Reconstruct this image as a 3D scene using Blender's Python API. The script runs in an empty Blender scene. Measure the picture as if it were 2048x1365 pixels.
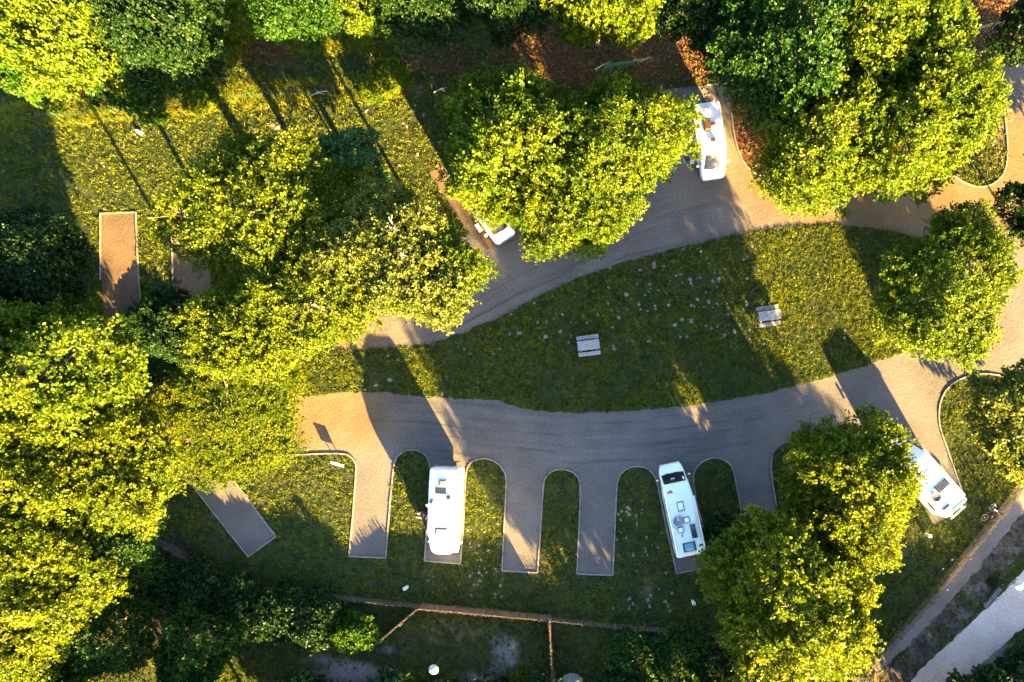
import bpy, bmesh, math, random
import numpy as np
from mathutils import Vector, Matrix, geometry

R = math.radians
rnd = random.Random(7)
scene = bpy.context.scene
COL = scene.collection

# ------------------------------------------------------------------ camera, sky, sun, exposure
S = 25.5            # photograph pixels per metre on the ground
H = 58.8            # flying height
NX, NY = 1195.0, 843.0   # point of the picture straight below the drone


def W(px, py, z=0.0):
    """world x, y of a picture point lying at height z"""
    k = 1 - z / H
    return ((NX + (px - NX) * k - 1024) / S, (682.5 - (NY + (py - NY) * k)) / S)


cam_d = bpy.data.cameras.new('drone_camera')
cam = bpy.data.objects.new('drone_camera', cam_d)
COL.objects.link(cam)
scene.camera = cam
cam.location = ((NX - 1024) / S, (682.5 - NY) / S, H)
cam.rotation_euler = (0, 0, 0)
cam_d.sensor_width = 36
cam_d.lens = H * S / 2048 * 36
cam_d.shift_x = (1024 - NX) / 2048
cam_d.shift_y = (NY - 682.5) / 2048
cam_d.clip_end = 2000
cam_d.clip_start = 0.5

SUN_EL, SUN_AZ = R(14.4), R(29.5)
to_sun = Vector((math.sin(SUN_AZ) * math.cos(SUN_EL), -math.cos(SUN_AZ) * math.cos(SUN_EL), math.sin(SUN_EL)))
world = bpy.data.worlds.new('World')
scene.world = world
world.use_nodes = True
wn = world.node_tree.nodes
wl = world.node_tree.links
bg = wn.get('Background') or wn.new('ShaderNodeBackground')
sky = wn.new('ShaderNodeTexSky')
sky.sky_type = 'NISHITA'
sky.sun_disc = False
sky.sun_elevation = SUN_EL
sky.sun_rotation = math.atan2(to_sun.x, to_sun.y)
sky.air_density = 0.75
sky.dust_density = 1.5
sky.ozone_density = 1.5
wl.new(sky.outputs[0], bg.inputs[0])
bg.inputs[1].default_value = 0.05
sun_d = bpy.data.lights.new('sun', 'SUN')
sun_d.energy = 5.0
sun_d.angle = R(0.55)
sun_d.color = (1.0, 0.64, 0.21)
sun = bpy.data.objects.new('sun', sun_d)
COL.objects.link(sun)
sun.rotation_euler = to_sun.to_track_quat('Z', 'Y').to_euler()
sun.location = (30, -50, 40)

scene.view_settings.view_transform = 'Standard'
scene.view_settings.look = 'None'
scene.view_settings.gamma = 1.0
scene.view_settings.exposure = 4.7
try:
    scene.cycles.max_bounces = 6
    scene.cycles.diffuse_bounces = 3
    scene.cycles.transmission_bounces = 4
    scene.cycles.transparent_max_bounces = 4
    scene.cycles.caustics_reflective = False
    scene.cycles.caustics_refractive = False
except Exception:
    pass


# ------------------------------------------------------------------ materials
def nt(name):
    m = bpy.data.materials.new(name)
    m.use_nodes = True
    t = m.node_tree
    for n in list(t.nodes):
        t.nodes.remove(n)
    out = t.nodes.new('ShaderNodeOutputMaterial')
    return m, t, out


def N(t, typ, **kw):
    n = t.nodes.new(typ)
    for k, v in kw.items():
        if hasattr(n, k):
            setattr(n, k, v)
        else:
            n.inputs[k].default_value = v
    return n


def L(t, a, b):
    t.links.new(a, b)


def mixc(t, fac, a, b, blend='MIX'):
    n = t.nodes.new('ShaderNodeMix')
    n.data_type = 'RGBA'
    n.blend_type = blend
    for sock, v in ((n.inputs[0], fac), (n.inputs[6], a), (n.inputs[7], b)):
        if isinstance(v, (int, float)):
            sock.default_value = v
        elif isinstance(v, tuple):
            sock.default_value = v if len(v) == 4 else v + (1,)
        else:
            L(t, v, sock)
    return n.outputs[2]


def ramp(t, fac, lo, hi, a=0.0, b=1.0):
    n = t.nodes.new('ShaderNodeMapRange')
    n.interpolation_type = 'SMOOTHSTEP'
    L(t, fac, n.inputs[0])
    n.inputs[1].default_value = lo
    n.inputs[2].default_value = hi
    n.inputs[3].default_value = a
    n.inputs[4].default_value = b
    return n.outputs[0]


def noise(t, vec, scale, detail=4, rough=0.55):
    n = t.nodes.new('ShaderNodeTexNoise')
    n.inputs['Scale'].default_value = scale
    n.inputs['Detail'].default_value = detail
    n.inputs['Roughness'].default_value = rough
    if vec is not None:
        L(t, vec, n.inputs['Vector'])
    return n.outputs[0]


def mth(t, op, a, b=None):
    n = t.nodes.new('ShaderNodeMath')
    n.operation = op
    for i, v in enumerate((a, b)):
        if v is None:
            continue
        if isinstance(v, (int, float)):
            n.inputs[i].default_value = v
        else:
            L(t, v, n.inputs[i])
    return n.outputs[0]


def attr(t, name):
    n = t.nodes.new('ShaderNodeAttribute')
    n.attribute_name = name
    return n.outputs['Fac']


def pos(t):
    return t.nodes.new('ShaderNodeNewGeometry').outputs['Position']


def simple(name, col, rough=0.5, metal=0.0, var=0.12, scale=3.0, coat=0.0, bump=0.0, bscale=40):
    m, t, out = nt(name)
    b = N(t, 'ShaderNodeBsdfPrincipled')
    b.inputs['Roughness'].default_value = rough
    b.inputs['Metallic'].default_value = metal
    b.inputs['Coat Weight'].default_value = coat
    co = t.nodes.new('ShaderNodeTexCoord').outputs['Object']
    f = noise(t, co, scale, 5)
    c = mixc(t, ramp(t, f, 0.3, 0.7), tuple(x * (1 - var) for x in col), tuple(min(1, x * (1 + var)) for x in col))
    L(t, c, b.inputs['Base Color'])
    if bump:
        bm = N(t, 'ShaderNodeBump')
        bm.inputs['Strength'].default_value = bump
        bm.inputs['Distance'].default_value = 0.02
        L(t, noise(t, co, bscale, 4), bm.inputs['Height'])
        L(t, bm.outputs[0], b.inputs['Normal'])
    L(t, b.outputs[0], out.inputs[0])
    return m


def leaf_mat(name, c1, c2, c3=None, trans=0.35, rough=0.45):
    """leaves: three leaf colours mixed by a per-leaf tint"""
    m, t, out = nt(name)
    tint = attr(t, 'tint')
    c = mixc(t, ramp(t, tint, 0.15, 0.6), c1, c2)
    if c3:
        c = mixc(t, ramp(t, tint, 0.6, 1.0), c, c3)
    b = N(t, 'ShaderNodeBsdfPrincipled')
    b.inputs['Roughness'].default_value = rough
    b.inputs['Specular IOR Level'].default_value = 0.12
    L(t, c, b.inputs['Base Color'])
    tr = N(t, 'ShaderNodeBsdfTranslucent')
    ct = mixc(t, 1.0, c, (1.25, 1.15, 0.6, 1), 'MULTIPLY')
    L(t, ct, tr.inputs[0])
    mx = N(t, 'ShaderNodeMixShader')
    mx.inputs[0].default_value = trans
    L(t, b.outputs[0], mx.inputs[1])
    L(t, tr.outputs[0], mx.inputs[2])
    L(t, mx.outputs[0], out.inputs[0])
    return m


M = {}
M['leaf_lime'] = leaf_mat('leaves_lime', (0.0370, 0.0739, 0.0037), (0.0850, 0.1275, 0.0055), (0.1386, 0.1552, 0.0130), trans=0.45)
M['leaf_gold'] = leaf_mat('leaves_golden_green', (0.0425, 0.0758, 0.0037), (0.1016, 0.1349, 0.0055), (0.1590, 0.1626, 0.0111), trans=0.45)
M['leaf_mid'] = leaf_mat('leaves_deep_and_shaded', (0.009, 0.033, 0.004), (0.018, 0.052, 0.005), (0.04, 0.075, 0.008), trans=0.3)  # leaf colour darkened to stand in for weak light on shaded trees
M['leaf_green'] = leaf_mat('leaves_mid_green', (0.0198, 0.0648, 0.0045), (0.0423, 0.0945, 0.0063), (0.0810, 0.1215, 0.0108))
M['leaf_dark'] = leaf_mat('leaves_dark_and_shaded', (0.006, 0.020, 0.004), (0.012, 0.032, 0.005), (0.028, 0.05, 0.007), trans=0.2)  # dark leaves, also shade put into the colour of unlit trees and bushes
M['leaf_blue'] = leaf_mat('leaves_blue_green', (0.03, 0.10, 0.025), (0.055, 0.13, 0.035), (0.10, 0.15, 0.04), trans=0.25)
M['leaf_pale'] = leaf_mat('leaves_pale_green', (0.0546, 0.0840, 0.0101), (0.1092, 0.1302, 0.0202), (0.1596, 0.1596, 0.0420), trans=0.4)
M['grass'] = leaf_mat('grass_blades', (0.019, 0.042, 0.011), (0.152, 0.186, 0.008), (0.25, 0.24, 0.02), trans=0.4, rough=0.6)
M['litter'] = leaf_mat('dead_leaves', (0.0450, 0.0225, 0.0090), (0.0825, 0.0413, 0.0165), (0.1275, 0.0713, 0.0315), trans=0.08, rough=0.7)
M['bark'] = simple('bark', (0.17, 0.13, 0.095), 0.9, var=0.35, scale=6, bump=0.6, bscale=12)
M['bark_pale'] = simple('bark_pale', (0.36, 0.31, 0.24), 0.85, var=0.3, scale=5, bump=0.4, bscale=12)
M['white_paint'] = simple('white_vehicle_paint', (0.80, 0.80, 0.80), 0.28, var=0.03, scale=0.8, coat=0.3)
M['white_grp'] = simple('white_moulded_roof', (0.78, 0.79, 0.79), 0.4, var=0.06, scale=1.4)
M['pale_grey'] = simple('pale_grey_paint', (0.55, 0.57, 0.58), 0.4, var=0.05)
M['mid_grey'] = simple('mid_grey_plastic', (0.085, 0.095, 0.105), 0.5, var=.15)
M['soft_grey'] = simple('aged_grey_acrylic', (0.17, 0.18, 0.19), 0.4, var=.15)
M['silver'] = simple('silver_metal', (0.55, 0.56, 0.58), 0.35, metal=0.7, var=0.05)
M['glass'] = simple('dark_glass', (0.012, 0.015, 0.02), 0.05, var=0.2)
M['skylight'] = simple('tinted_skylight', (0.12, 0.27, 0.36), 0.15, var=0.15)
M['black'] = simple('black_plastic', (0.02, 0.02, 0.022), 0.5, var=0.2)
M['brown_glass'] = simple('brown_acrylic', (0.05, 0.03, 0.022), 0.15, var=0.1)
M['rubber'] = simple('tyre_rubber', (0.022, 0.022, 0.024), 0.8, var=0.2)
M['red'] = simple('red_lens', (0.35, 0.02, 0.02), 0.3)
M['lens'] = simple('clear_lens', (0.7, 0.72, 0.72), 0.1)
M['concrete'] = simple('kerb_concrete', (0.155, 0.136, 0.120), 0.9, var=0.25, scale=2.5, bump=0.2)
M['green_metal'] = simple('green_painted_metal', (0.014, 0.062, 0.036), 0.45, var=0.2)
M['white_plastic'] = simple('white_plastic', (0.72, 0.74, 0.74), 0.4, var=0.05)
M['lamp_white'] = simple('lamp_hood_white', (0.36, 0.37, 0.38), 0.5, var=0.1)
M['sky_glass'] = simple('windscreen_painted_reflection', (0.13, 0.115, 0.10), 0.12, var=0.5, scale=2.5)  # pale brownish reflection of sky and trees painted into the glass colour
M['teal'] = simple('teal_plastic', (0.08, 0.32, 0.30), 0.4)
M['grey_wood'] = simple('weathered_grey_wood', (0.094, 0.097, 0.101), 0.9, var=0.3, scale=9)
M['dark_metal'] = simple('dark_post_metal', (0.06, 0.06, 0.065), 0.45, metal=0.3)
M['skin'] = simple('skin', (0.52, 0.31, 0.22), 0.5, var=0.06)
M['dark_cloth'] = simple('dark_cloth', (0.03, 0.032, 0.04), 0.9)
M['hair'] = simple('brown_hair', (0.05, 0.03, 0.018), 0.7)


def wood_planks(name, col):
    m, t, out = nt(name)
    b = N(t, 'ShaderNodeBsdfPrincipled')
    b.inputs['Roughness'].default_value = 0.85
    co = t.nodes.new('ShaderNodeTexCoord').outputs['Object']
    mp = N(t, 'ShaderNodeMapping')
    L(t, co, mp.inputs[0])
    mp.inputs['Scale'].default_value = (1.2, 22, 4)
    f = noise(t, mp.outputs[0], 1.6, 6, 0.7)
    c = mixc(t, ramp(t, f, 0.36, 0.62), tuple(x * 0.35 for x in col), col)
    f2 = noise(t, co, 4.5, 4)
    c = mixc(t, ramp(t, f2, 0.58, 0.72, 0, 0.75), c, (0.10, 0.10, 0.095))
    L(t, c, b.inputs['Base Color'])
    L(t, b.outputs[0], out.inputs[0])
    return m


M['table_wood'] = wood_planks('silvered_table_planks', (0.310, 0.310, 0.304))
M['table_wood_dark'] = wood_planks('darker_table_planks', (0.223, 0.223, 0.223))
M['pale_wood'] = wood_planks('chestnut_pales', (0.105, 0.087, 0.071))
M['reed'] = simple('dried_reed', (0.082, 0.058, 0.041), 0.9, var=0.45, scale=8)
M['straw'] = simple('grey_thatch', (0.122, 0.119, 0.112), 0.95, var=0.4, scale=10)


def gravel_mat(name, ca, cb, streaks=True, fine=1.0):
    m, t, out = nt(name)
    b = N(t, 'ShaderNodeBsdfPrincipled')
    b.inputs['Roughness'].default_value = 0.95
    b.inputs['Specular IOR Level'].default_value = 0.15
    p = pos(t)
    f1 = noise(t, p, 0.28, 5, 0.6)
    c = mixc(t, ramp(t, f1, 0.3, 0.7), ca, cb)
    if streaks:
        al, ac, wt = attr(t, 'along'), attr(t, 'across'), attr(t, 'streak')
        cx = N(t, 'ShaderNodeCombineXYZ')
        L(t, mth(t, 'MULTIPLY', al, 0.10), cx.inputs[0])
        L(t, mth(t, 'MULTIPLY', ac, 1.7), cx.inputs[1])
        st = noise(t, cx.outputs[0], 1.0, 4, 0.62)
        k = mth(t, 'MULTIPLY', ramp(t, st, 0.50, 0.72), wt)
        c = mixc(t, mth(t, 'MULTIPLY', k, 0.75), c, tuple(x * 0.42 for x in ca))
        k2 = mth(t, 'MULTIPLY', ramp(t, st, 0.46, 0.28), wt)
        c = mixc(t, mth(t, 'MULTIPLY', k2, 0.4), c, tuple(min(1, x * 1.5) for x in cb))
    if streaks:
        sd = ramp(t, mth(t, 'ADD', attr(t, 'sand'), mth(t, 'MULTIPLY', noise(t, p, 0.35, 4), 0.5)), 0.45, 1.05)  # sandy gravel on the right, painted sunlight warmth on the left
        c = mixc(t, sd, c, mixc(t, ramp(t, f1, 0.3, 0.7), (0.092, 0.062, 0.030), (0.128, 0.088, 0.045)))
    f2 = noise(t, p, 1.3, 6, 0.65)
    c = mixc(t, ramp(t, f2, 0.62, 0.8, 0, 0.55), c, tuple(x * 0.5 for x in ca))
    f3 = noise(t, p, 9.0, 3, 0.7)
    c = mixc(t, ramp(t, f3, 0.3, 0.72), mixc(t, 1, c, (0.70, 0.70, 0.70, 1), 'MULTIPLY'), mixc(t, 1, c, (1.28, 1.28, 1.28, 1), 'MULTIPLY'))
    L(t, c, b.inputs['Base Color'])
    bm = N(t, 'ShaderNodeBump')
    bm.inputs['Strength'].default_value = 0.55 * fine
    bm.inputs['Distance'].default_value = 0.05
    hh = mth(t, 'ADD', mth(t, 'MULTIPLY', noise(t, p, 7.0, 5, 0.65), 0.8), mth(t, 'MULTIPLY', noise(t, p, 1.1, 5, 0.6), 1.1))
    L(t, hh, bm.inputs['Height'])
    L(t, bm.outputs[0], b.inputs['Normal'])
    L(t, b.outputs[0], out.inputs[0])
    return m


M['gravel'] = gravel_mat('road_gravel', (0.074, 0.069, 0.064), (0.102, 0.094, 0.086))
M['pad'] = gravel_mat('pad_gravel', (0.064, 0.046, 0.031), (0.095, 0.067, 0.042), False)
M['path'] = gravel_mat('pale_path_gravel', (0.3360, 0.2760, 0.2400), (0.4240, 0.3520, 0.3080), False, 0.5)
M['track'] = gravel_mat('dusty_track', (0.105, 0.087, 0.077), (0.149, 0.124, 0.108), False)


def ground_mat():
    m, t, out = nt('meadow_ground')
    b = N(t, 'ShaderNodeBsdfPrincipled')
    b.inputs['Roughness'].default_value = 0.95
    b.inputs['Specular IOR Level'].default_value = 0.1
    p = pos(t)
    big = noise(t, p, 0.22, 5, 0.6)
    mid = noise(t, p, 0.9, 6, 0.65)
    fin = noise(t, p, 6.0, 5, 0.7)
    g = mixc(t, ramp(t, mid, 0.35, 0.65), (0.014, 0.024, 0.009), (0.032, 0.042, 0.011))
    g = mixc(t, ramp(t, big, 0.5, 0.72, 0, 0.8), g, (0.040, 0.032, 0.017))
    g = mixc(t, ramp(t, fin, 0.55, 0.75, 0, 0.6), g, (0.055, 0.048, 0.024))
    # bare soil spots in the turf
    dry = attr(t, 'dry')
    dd = ramp(t, mth(t, 'ADD', mth(t, 'MULTIPLY', dry, 1.1), mth(t, 'MULTIPLY', mid, 0.8)), 0.7, 1.05)
    g = mixc(t, dd, g, mixc(t, ramp(t, fin, 0.3, 0.7), (0.098, 0.071, 0.045), (0.165, 0.124, 0.086)))
    mul = ramp(t, mth(t, 'ADD', attr(t, 'mulch'), mth(t, 'MULTIPLY', mid, 0.7)), 0.6, 0.95)
    g = mixc(t, mul, g, mixc(t, ramp(t, fin, 0.3, 0.7), (0.0403, 0.0187, 0.0079), (0.1030, 0.0461, 0.0173)))
    heath = ramp(t, mth(t, 'ADD', attr(t, 'heath'), mth(t, 'MULTIPLY', mid, 0.7)), 0.62, 0.95)
    g = mixc(t, heath, g, mixc(t, ramp(t, mid, 0.4, 0.62), (0.026, 0.022, 0.024), (0.090, 0.068, 0.056)))
    dirt = ramp(t, mth(t, 'ADD', attr(t, 'dirt'), mth(t, 'MULTIPLY', mid, 0.7)), 0.6, 1.0)
    g = mixc(t, dirt, g, mixc(t, ramp(t, fin, 0.25, 0.7), (0.083, 0.075, 0.071), (0.180, 0.161, 0.154)))
    L(t, g, b.inputs['Base Color'])
    bm = N(t, 'ShaderNodeBump')
    bm.inputs['Strength'].default_value = 0.8
    bm.inputs['Distance'].default_value = 0.08
    L(t, mth(t, 'ADD', fin, mth(t, 'MULTIPLY', noise(t, p, 2.2, 5), 1.2)), bm.inputs['Height'])
    L(t, bm.outputs[0], b.inputs['Normal'])
    L(t, b.outputs[0], out.inputs[0])
    return m


M['ground'] = ground_mat()
M['bare'] = gravel_mat('dry_soil_spots', (0.130, 0.100, 0.088), (0.206, 0.163, 0.142), False)


# ------------------------------------------------------------------ mesh helpers
class MB:
    def __init__(self):
        self.v = []
        self.f = []

    def add(self, vs, fs):
        o = len(self.v)
        self.v += [tuple(p) for p in vs]
        self.f += [tuple(i + o for i in q) for q in fs]

    def box(self, c, s, rot=None, taper=0.0):
        hx, hy, hz = s[0] / 2, s[1] / 2, s[2] / 2
        k = 1 - taper
        vs = [(-hx, -hy, -hz), (hx, -hy, -hz), (hx, hy, -hz), (-hx, hy, -hz),
              (-hx * k, -hy * k, hz), (hx * k, -hy * k, hz), (hx * k, hy * k, hz), (-hx * k, hy * k, hz)]
        m = rot if rot is not None else Matrix.Identity(3)
        if isinstance(m, (int, float)):
            m = Matrix.Rotation(m, 3, 'Z')
        c = Vector(c)
        self.add([m @ Vector(p) + c for p in vs],
                 [(3, 2, 1, 0), (4, 5, 6, 7), (0, 1, 5, 4), (1, 2, 6, 5), (2, 3, 7, 6), (3, 0, 4, 7)])
        return self

    def tube(self, pts, rad, n=8, cap=True):
        pts = [Vector(p) for p in pts]
        if isinstance(rad, (int, float)):
            rad = [rad] * len(pts)
        rings = []
        up = Vector((0.13, 0.31, 0.94)).normalized()
        for i, p in enumerate(pts):
            d = (pts[min(i + 1, len(pts) - 1)] - pts[max(i - 1, 0)])
            if d.length < 1e-9:
                d = Vector((0, 0, 1))
            d.normalize()
            a = d.cross(up)
            if a.length < 1e-3:
                a = d.cross(Vector((1, 0, 0)))
            a.normalize()
            b = d.cross(a)
            rings.append([p + (a * math.cos(2 * math.pi * k / n) + b * math.sin(2 * math.pi * k / n)) * rad[i] for k in range(n)])
        vs = [q for r in rings for q in r]
        fs = []
        for i in range(len(pts) - 1):
            for k in range(n):
                k2 = (k + 1) % n
                fs.append((i * n + k, i * n + k2, (i + 1) * n + k2, (i + 1) * n + k))
        if cap:
            fs.append(tuple(range(n - 1, -1, -1)))
            e = (len(pts) - 1) * n
            fs.append(tuple(e + k for k in range(n)))
        self.add(vs, fs)
        return self

    def lathe(self, prof, n=20, c=(0, 0, 0), axis='Z'):
        vs = []
        for r, z in prof:
            for k in range(n):
                a = 2 * math.pi * k / n
                q = (r * math.cos(a), r * math.sin(a), z)
                if axis == 'X':
                    q = (q[2], q[0], q[1])
                elif axis == 'Y':
                    q = (q[0], q[2], q[1])
                vs.append((q[0] + c[0], q[1] + c[1], q[2] + c[2]))
        fs = []
        for i in range(len(prof) - 1):
            for k in range(n):
                k2 = (k + 1) % n
                fs.append((i * n + k, i * n + k2, (i + 1) * n + k2, (i + 1) * n + k))
        fs.append(tuple(range(n)))
        fs.append(tuple((len(prof) - 1) * n + k for k in range(n)))
        self.add(vs, fs)
        return self

    def loft(self, secs, seg=4):
        """secs: (y, width, z_bottom, z_top, corner radius): rounded box sections along y"""
        rings = []
        for (y, w, zb, zt, r) in secs:
            r = min(r, w / 2 * 0.98, (zt - zb) / 2 * 0.98)
            ring = []
            for cx, cz, a0 in ((w / 2 - r, zt - r, 0), (-w / 2 + r, zt - r, 90), (-w / 2 + min(r, .08), zb + min(r, .08), 180), (w / 2 - min(r, .08), zb + min(r, .08), 270)):
                rr = r if a0 < 180 else min(r, .08)
                for k in range(seg + 1):
                    a = R(a0 + 90 * k / seg)
                    ring.append((cx + rr * math.cos(a), y, cz + rr * math.sin(a)))
            rings.append(ring)
        n = len(rings[0])
        vs = [q for r in rings for q in r]
        fs = []
        for i in range(len(rings) - 1):
            for k in range(n):
                k2 = (k + 1) % n
                fs.append((i * n + k, (i + 1) * n + k, (i + 1) * n + k2, i * n + k2))
        fs.append(tuple(range(n)))
        fs.append(tuple((len(rings) - 1) * n + k for k in range(n - 1, -1, -1)))
        self.add(vs, fs)
        return self

    def build(self, name, mat, parent=None, smooth=False, bevel=0.0, label=None, loc=None):
        me = bpy.data.meshes.new(name)
        me.from_pydata(self.v, [], self.f)
        bm = bmesh.new()
        bm.from_mesh(me)
        bmesh.ops.recalc_face_normals(bm, faces=bm.faces)
        bm.to_mesh(me)
        bm.free()
        me.materials.append(mat)
        o = bpy.data.objects.new(name, me)
        COL.objects.link(o)
        if parent is not None:
            o.parent = parent
        if loc:
            o.location = loc
        if smooth:
            me.polygons.foreach_set('use_smooth', [True] * len(me.polygons))
            try:
                me.set_sharp_from_angle(angle=R(38))
            except Exception:
                pass
        if bevel:
            bv = o.modifiers.new('bevel', 'BEVEL')
            bv.width = bevel
            bv.segments = 2
            bv.limit_method = 'ANGLE'
        if label:
            o['label'] = label
        return o


def thing(name, label, cat, loc=(0, 0, 0), rz=0.0, group=None):
    o = bpy.data.objects.new(name, None)
    COL.objects.link(o)
    o.empty_display_size = 0.3
    o.location = loc
    o.rotation_euler = (0, 0, rz)
    o['label'] = label
    o['category'] = cat
    if group:
        o['group'] = group
    return o


def tag(o, label, cat, group=None):
    o['label'] = label
    o['category'] = cat
    if group:
        o['group'] = group
    return o


def structure(o):
    o['kind'] = 'structure'
    return o


def np_mesh(name, V, F, mats, attrs=None, smooth=False):
    """V (n,3), F (m,k) arrays"""
    me = bpy.data.meshes.new(name)
    n, m, k = len(V), len(F), F.shape[1]
    me.vertices.add(n)
    me.vertices.foreach_set('co', np.ascontiguousarray(V, dtype=np.float32).ravel())
    me.loops.add(m * k)
    me.loops.foreach_set('vertex_index', np.ascontiguousarray(F, dtype=np.int32).ravel())
    me.polygons.add(m)
    me.polygons.foreach_set('loop_start', np.arange(0, m * k, k, dtype=np.int32))
    if smooth:
        me.polygons.foreach_set('use_smooth', np.ones(m, dtype=bool))
    for an, av in (attrs or {}).items():
        a = me.attributes.new(an, 'FLOAT', 'POINT')
        a.data.foreach_set('value', np.ascontiguousarray(av, dtype=np.float32))
    me.update(calc_edges=True)
    for mt in mats:
        me.materials.append(mt)
    return me


def link(name, me, parent=None):
    o = bpy.data.objects.new(name, me)
    COL.objects.link(o)
    if parent is not None:
        o.parent = parent
    return o


def inside(poly, X, Y):
    """which picture points lie inside a picture polygon"""
    r = np.zeros(X.shape, bool)
    n = len(poly)
    j = n - 1
    for i in range(n):
        xi, yi = poly[i]
        xj, yj = poly[j]
        if yi != yj:
            c = ((yi > Y) != (yj > Y)) & (X < (xj - xi) * (Y - yi) / (yj - yi) + xi)
            r ^= c
        j = i
    return r


# ------------------------------------------------------------------ plan of the place (picture points on the ground)
def arc(pts):
    """smooth a polyline a little by corner cutting"""
    out = [pts[0]]
    for a, b in zip(pts[:-1], pts[1:]):
        out.append((a[0] * .75 + b[0] * .25, a[1] * .75 + b[1] * .25))
        out.append((a[0] * .25 + b[0] * .75, a[1] * .25 + b[1] * .75))
    out.append(pts[-1])
    return out


NOSE0 = [(350, 935), (420, 925), (520, 914), (600, 910), (670, 907), (695, 909), (707, 918), (713, 932), (711, 960)]
K0 = arc(NOSE0) + [(706, 1030), (698, 1113), (772, 1116), (780, 1010), (786, 945)]
NOSE1 = arc([(786, 945), (790, 918), (805, 904), (823, 899), (842, 903), (856, 916), (862, 938), (861, 965)])
K1 = [(861, 965), (855, 1045), (849, 1122), (921, 1128), (927, 1050), (931, 960)]
NOSE2 = arc([(931, 960), (933, 938), (943, 924), (960, 918), (977, 918), (993, 925), (1006, 938), (1013, 955), (1012, 985)])
K2 = [(1012, 985), (1004, 1142), (1075, 1146), (1082, 1050), (1086, 980)]
NOSE3 = arc([(1086, 980), (1089, 957), (1102, 943), (1118, 939), (1136, 940), (1151, 948), (1160, 963), (1161, 990)])
K3 = [(1161, 990), (1154, 1148), (1226, 1151), (1230, 1050), (1233, 985)]
NOSE4 = arc([(1233, 985), (1235, 962), (1244, 944), (1262, 934), (1284, 933), (1302, 942), (1314, 962), (1319, 990)])
K4 = [(1319, 990), (1336, 1070), (1353, 1147), (1424, 1134), (1405, 1050), (1392, 1000), (1387, 965)]
NOSE5 = arc([(1387, 965), (1388, 944), (1400, 927), (1418, 917), (1436, 916), (1453, 922), (1465, 935), (1470, 955)])
K5 = [(1470, 955), (1486, 1042), (1500, 1110), (1574, 1095), (1558, 1040), (1545, 965)]
NOSE6 = arc([(1545, 965), (1541, 930), (1547, 906), (1562, 890), (1600, 878), (1660, 870), (1740, 880), (1780, 900), (1800, 930)])
K6 = [(1800, 930), (1830, 985), (1868, 1050), (1935, 1010), (1925, 985), (1911, 946), (1893, 895)]
NOSE7 = arc([(1893, 895), (1880, 858), (1877, 830), (1881, 800), (1895, 775), (1922, 757), (1958, 748), (1990, 749), (2022, 757), (2060, 775), (2110, 810)])
LOWEDGE = K0[3:] + NOSE1[1:] + K1[1:] + NOSE2[1:] + K2[1:] + NOSE3[1:] + K3[1:] + NOSE4[1:] + K4[1:] + NOSE5[1:] + K5[1:] + NOSE6[1:] + K6[1:] + NOSE7[1:]
ISLE_R = arc([(1995, 120), (2005, 200), (2013, 260), (2016, 310), (2010, 345), (1990, 368), (1960, 376), (1932, 368), (1905, 350), (1870, 345)])
ISLE_L = arc([(1463, 226), (1468, 270), (1476, 300), (1488, 328), (1508, 348), (1540, 356), (1600, 370), (1660, 385), (1750, 375), (1830, 355), (1870, 345)])
GRAVEL = LOWEDGE + [(2300, 900), (2300, 100), (2040, 110)] + ISLE_R + ISLE_L[::-1][1:] + [(1455, 168), (1413, 171), (1320, 180), (1240, 215), (1180, 300), (1120, 380), (1040, 420), (985, 462),
          (930, 470), (860, 500), (760, 560), (640, 600), (540, 628), (400, 645), (200, 655), (60, 670), (-200, 690), (-200, 960), (300, 962), (378, 962), (497, 1114), (552, 1073), (467, 960), (452, 934)]
FIELD = [(560, 745), (575, 712), (610, 697), (660, 699), (710, 702), (770, 697), (850, 690), (890, 680), (930, 665), (1000, 635), (1075, 595), (1150, 560), (1250, 525), (1350, 498), (1450, 475), (1530, 460), (1600, 452), (1660, 449), (1720, 455), (1790, 463), (1860, 485), (1915, 525), (1935, 580), (1925, 630), (1890, 670), (1830, 697), (1750, 725), (1650, 756), (1550, 782), (1450, 801), (1350, 815), (1250, 823), (1150, 826), (1080, 823), (1040, 816), (990, 800), (930, 798), (860, 795), (760, 785), (690, 785), (610, 796), (575, 780)]
PAD_A = [(201, 428), (272, 425), (276, 520), (281, 600), (284, 680), (208, 690), (204, 560)]
PAD_B = [(343, 419), (415, 416), (425, 600), (430, 660), (350, 665), (347, 540)]
PAD_C = [(858, 345), (893, 326), (960, 330), (1040, 430), (1040, 480), (975, 500), (940, 470), (900, 410)]
PATH = [(1790, 1400), (1850, 1331), (1905, 1280), (1960, 1228), (2000, 1192), (2048, 1140), (2140, 1040), (2210, 1090), (2110, 1190), (2048, 1252), (1990, 1303), (1925, 1362), (1880, 1400)]
TRACK = [(1742, 1335), (1790, 1280), (1850, 1215), (1920, 1128), (1990, 1045), (2048, 972), (2110, 890), (2150, 915), (2065, 1000), (2010, 1070), (1960, 1133), (1900, 1205), (1830, 1278), (1775, 1330), (1735, 1352)]


def jitter_poly(poly, step=14, amp=2.2, seed=1, keep=()):
    r = random.Random(seed)
    out = []
    n = len(poly)
    for i in range(n):
        a, b = poly[i], poly[(i + 1) % n]
        d = math.hypot(b[0] - a[0], b[1] - a[1])
        k = max(1, int(d / step))
        for j in range(k):
            f = j / k
            out.append((a[0] + (b[0] - a[0]) * f + r.uniform(-amp, amp), a[1] + (b[1] - a[1]) * f + r.uniform(-amp, amp)))
    return out


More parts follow.
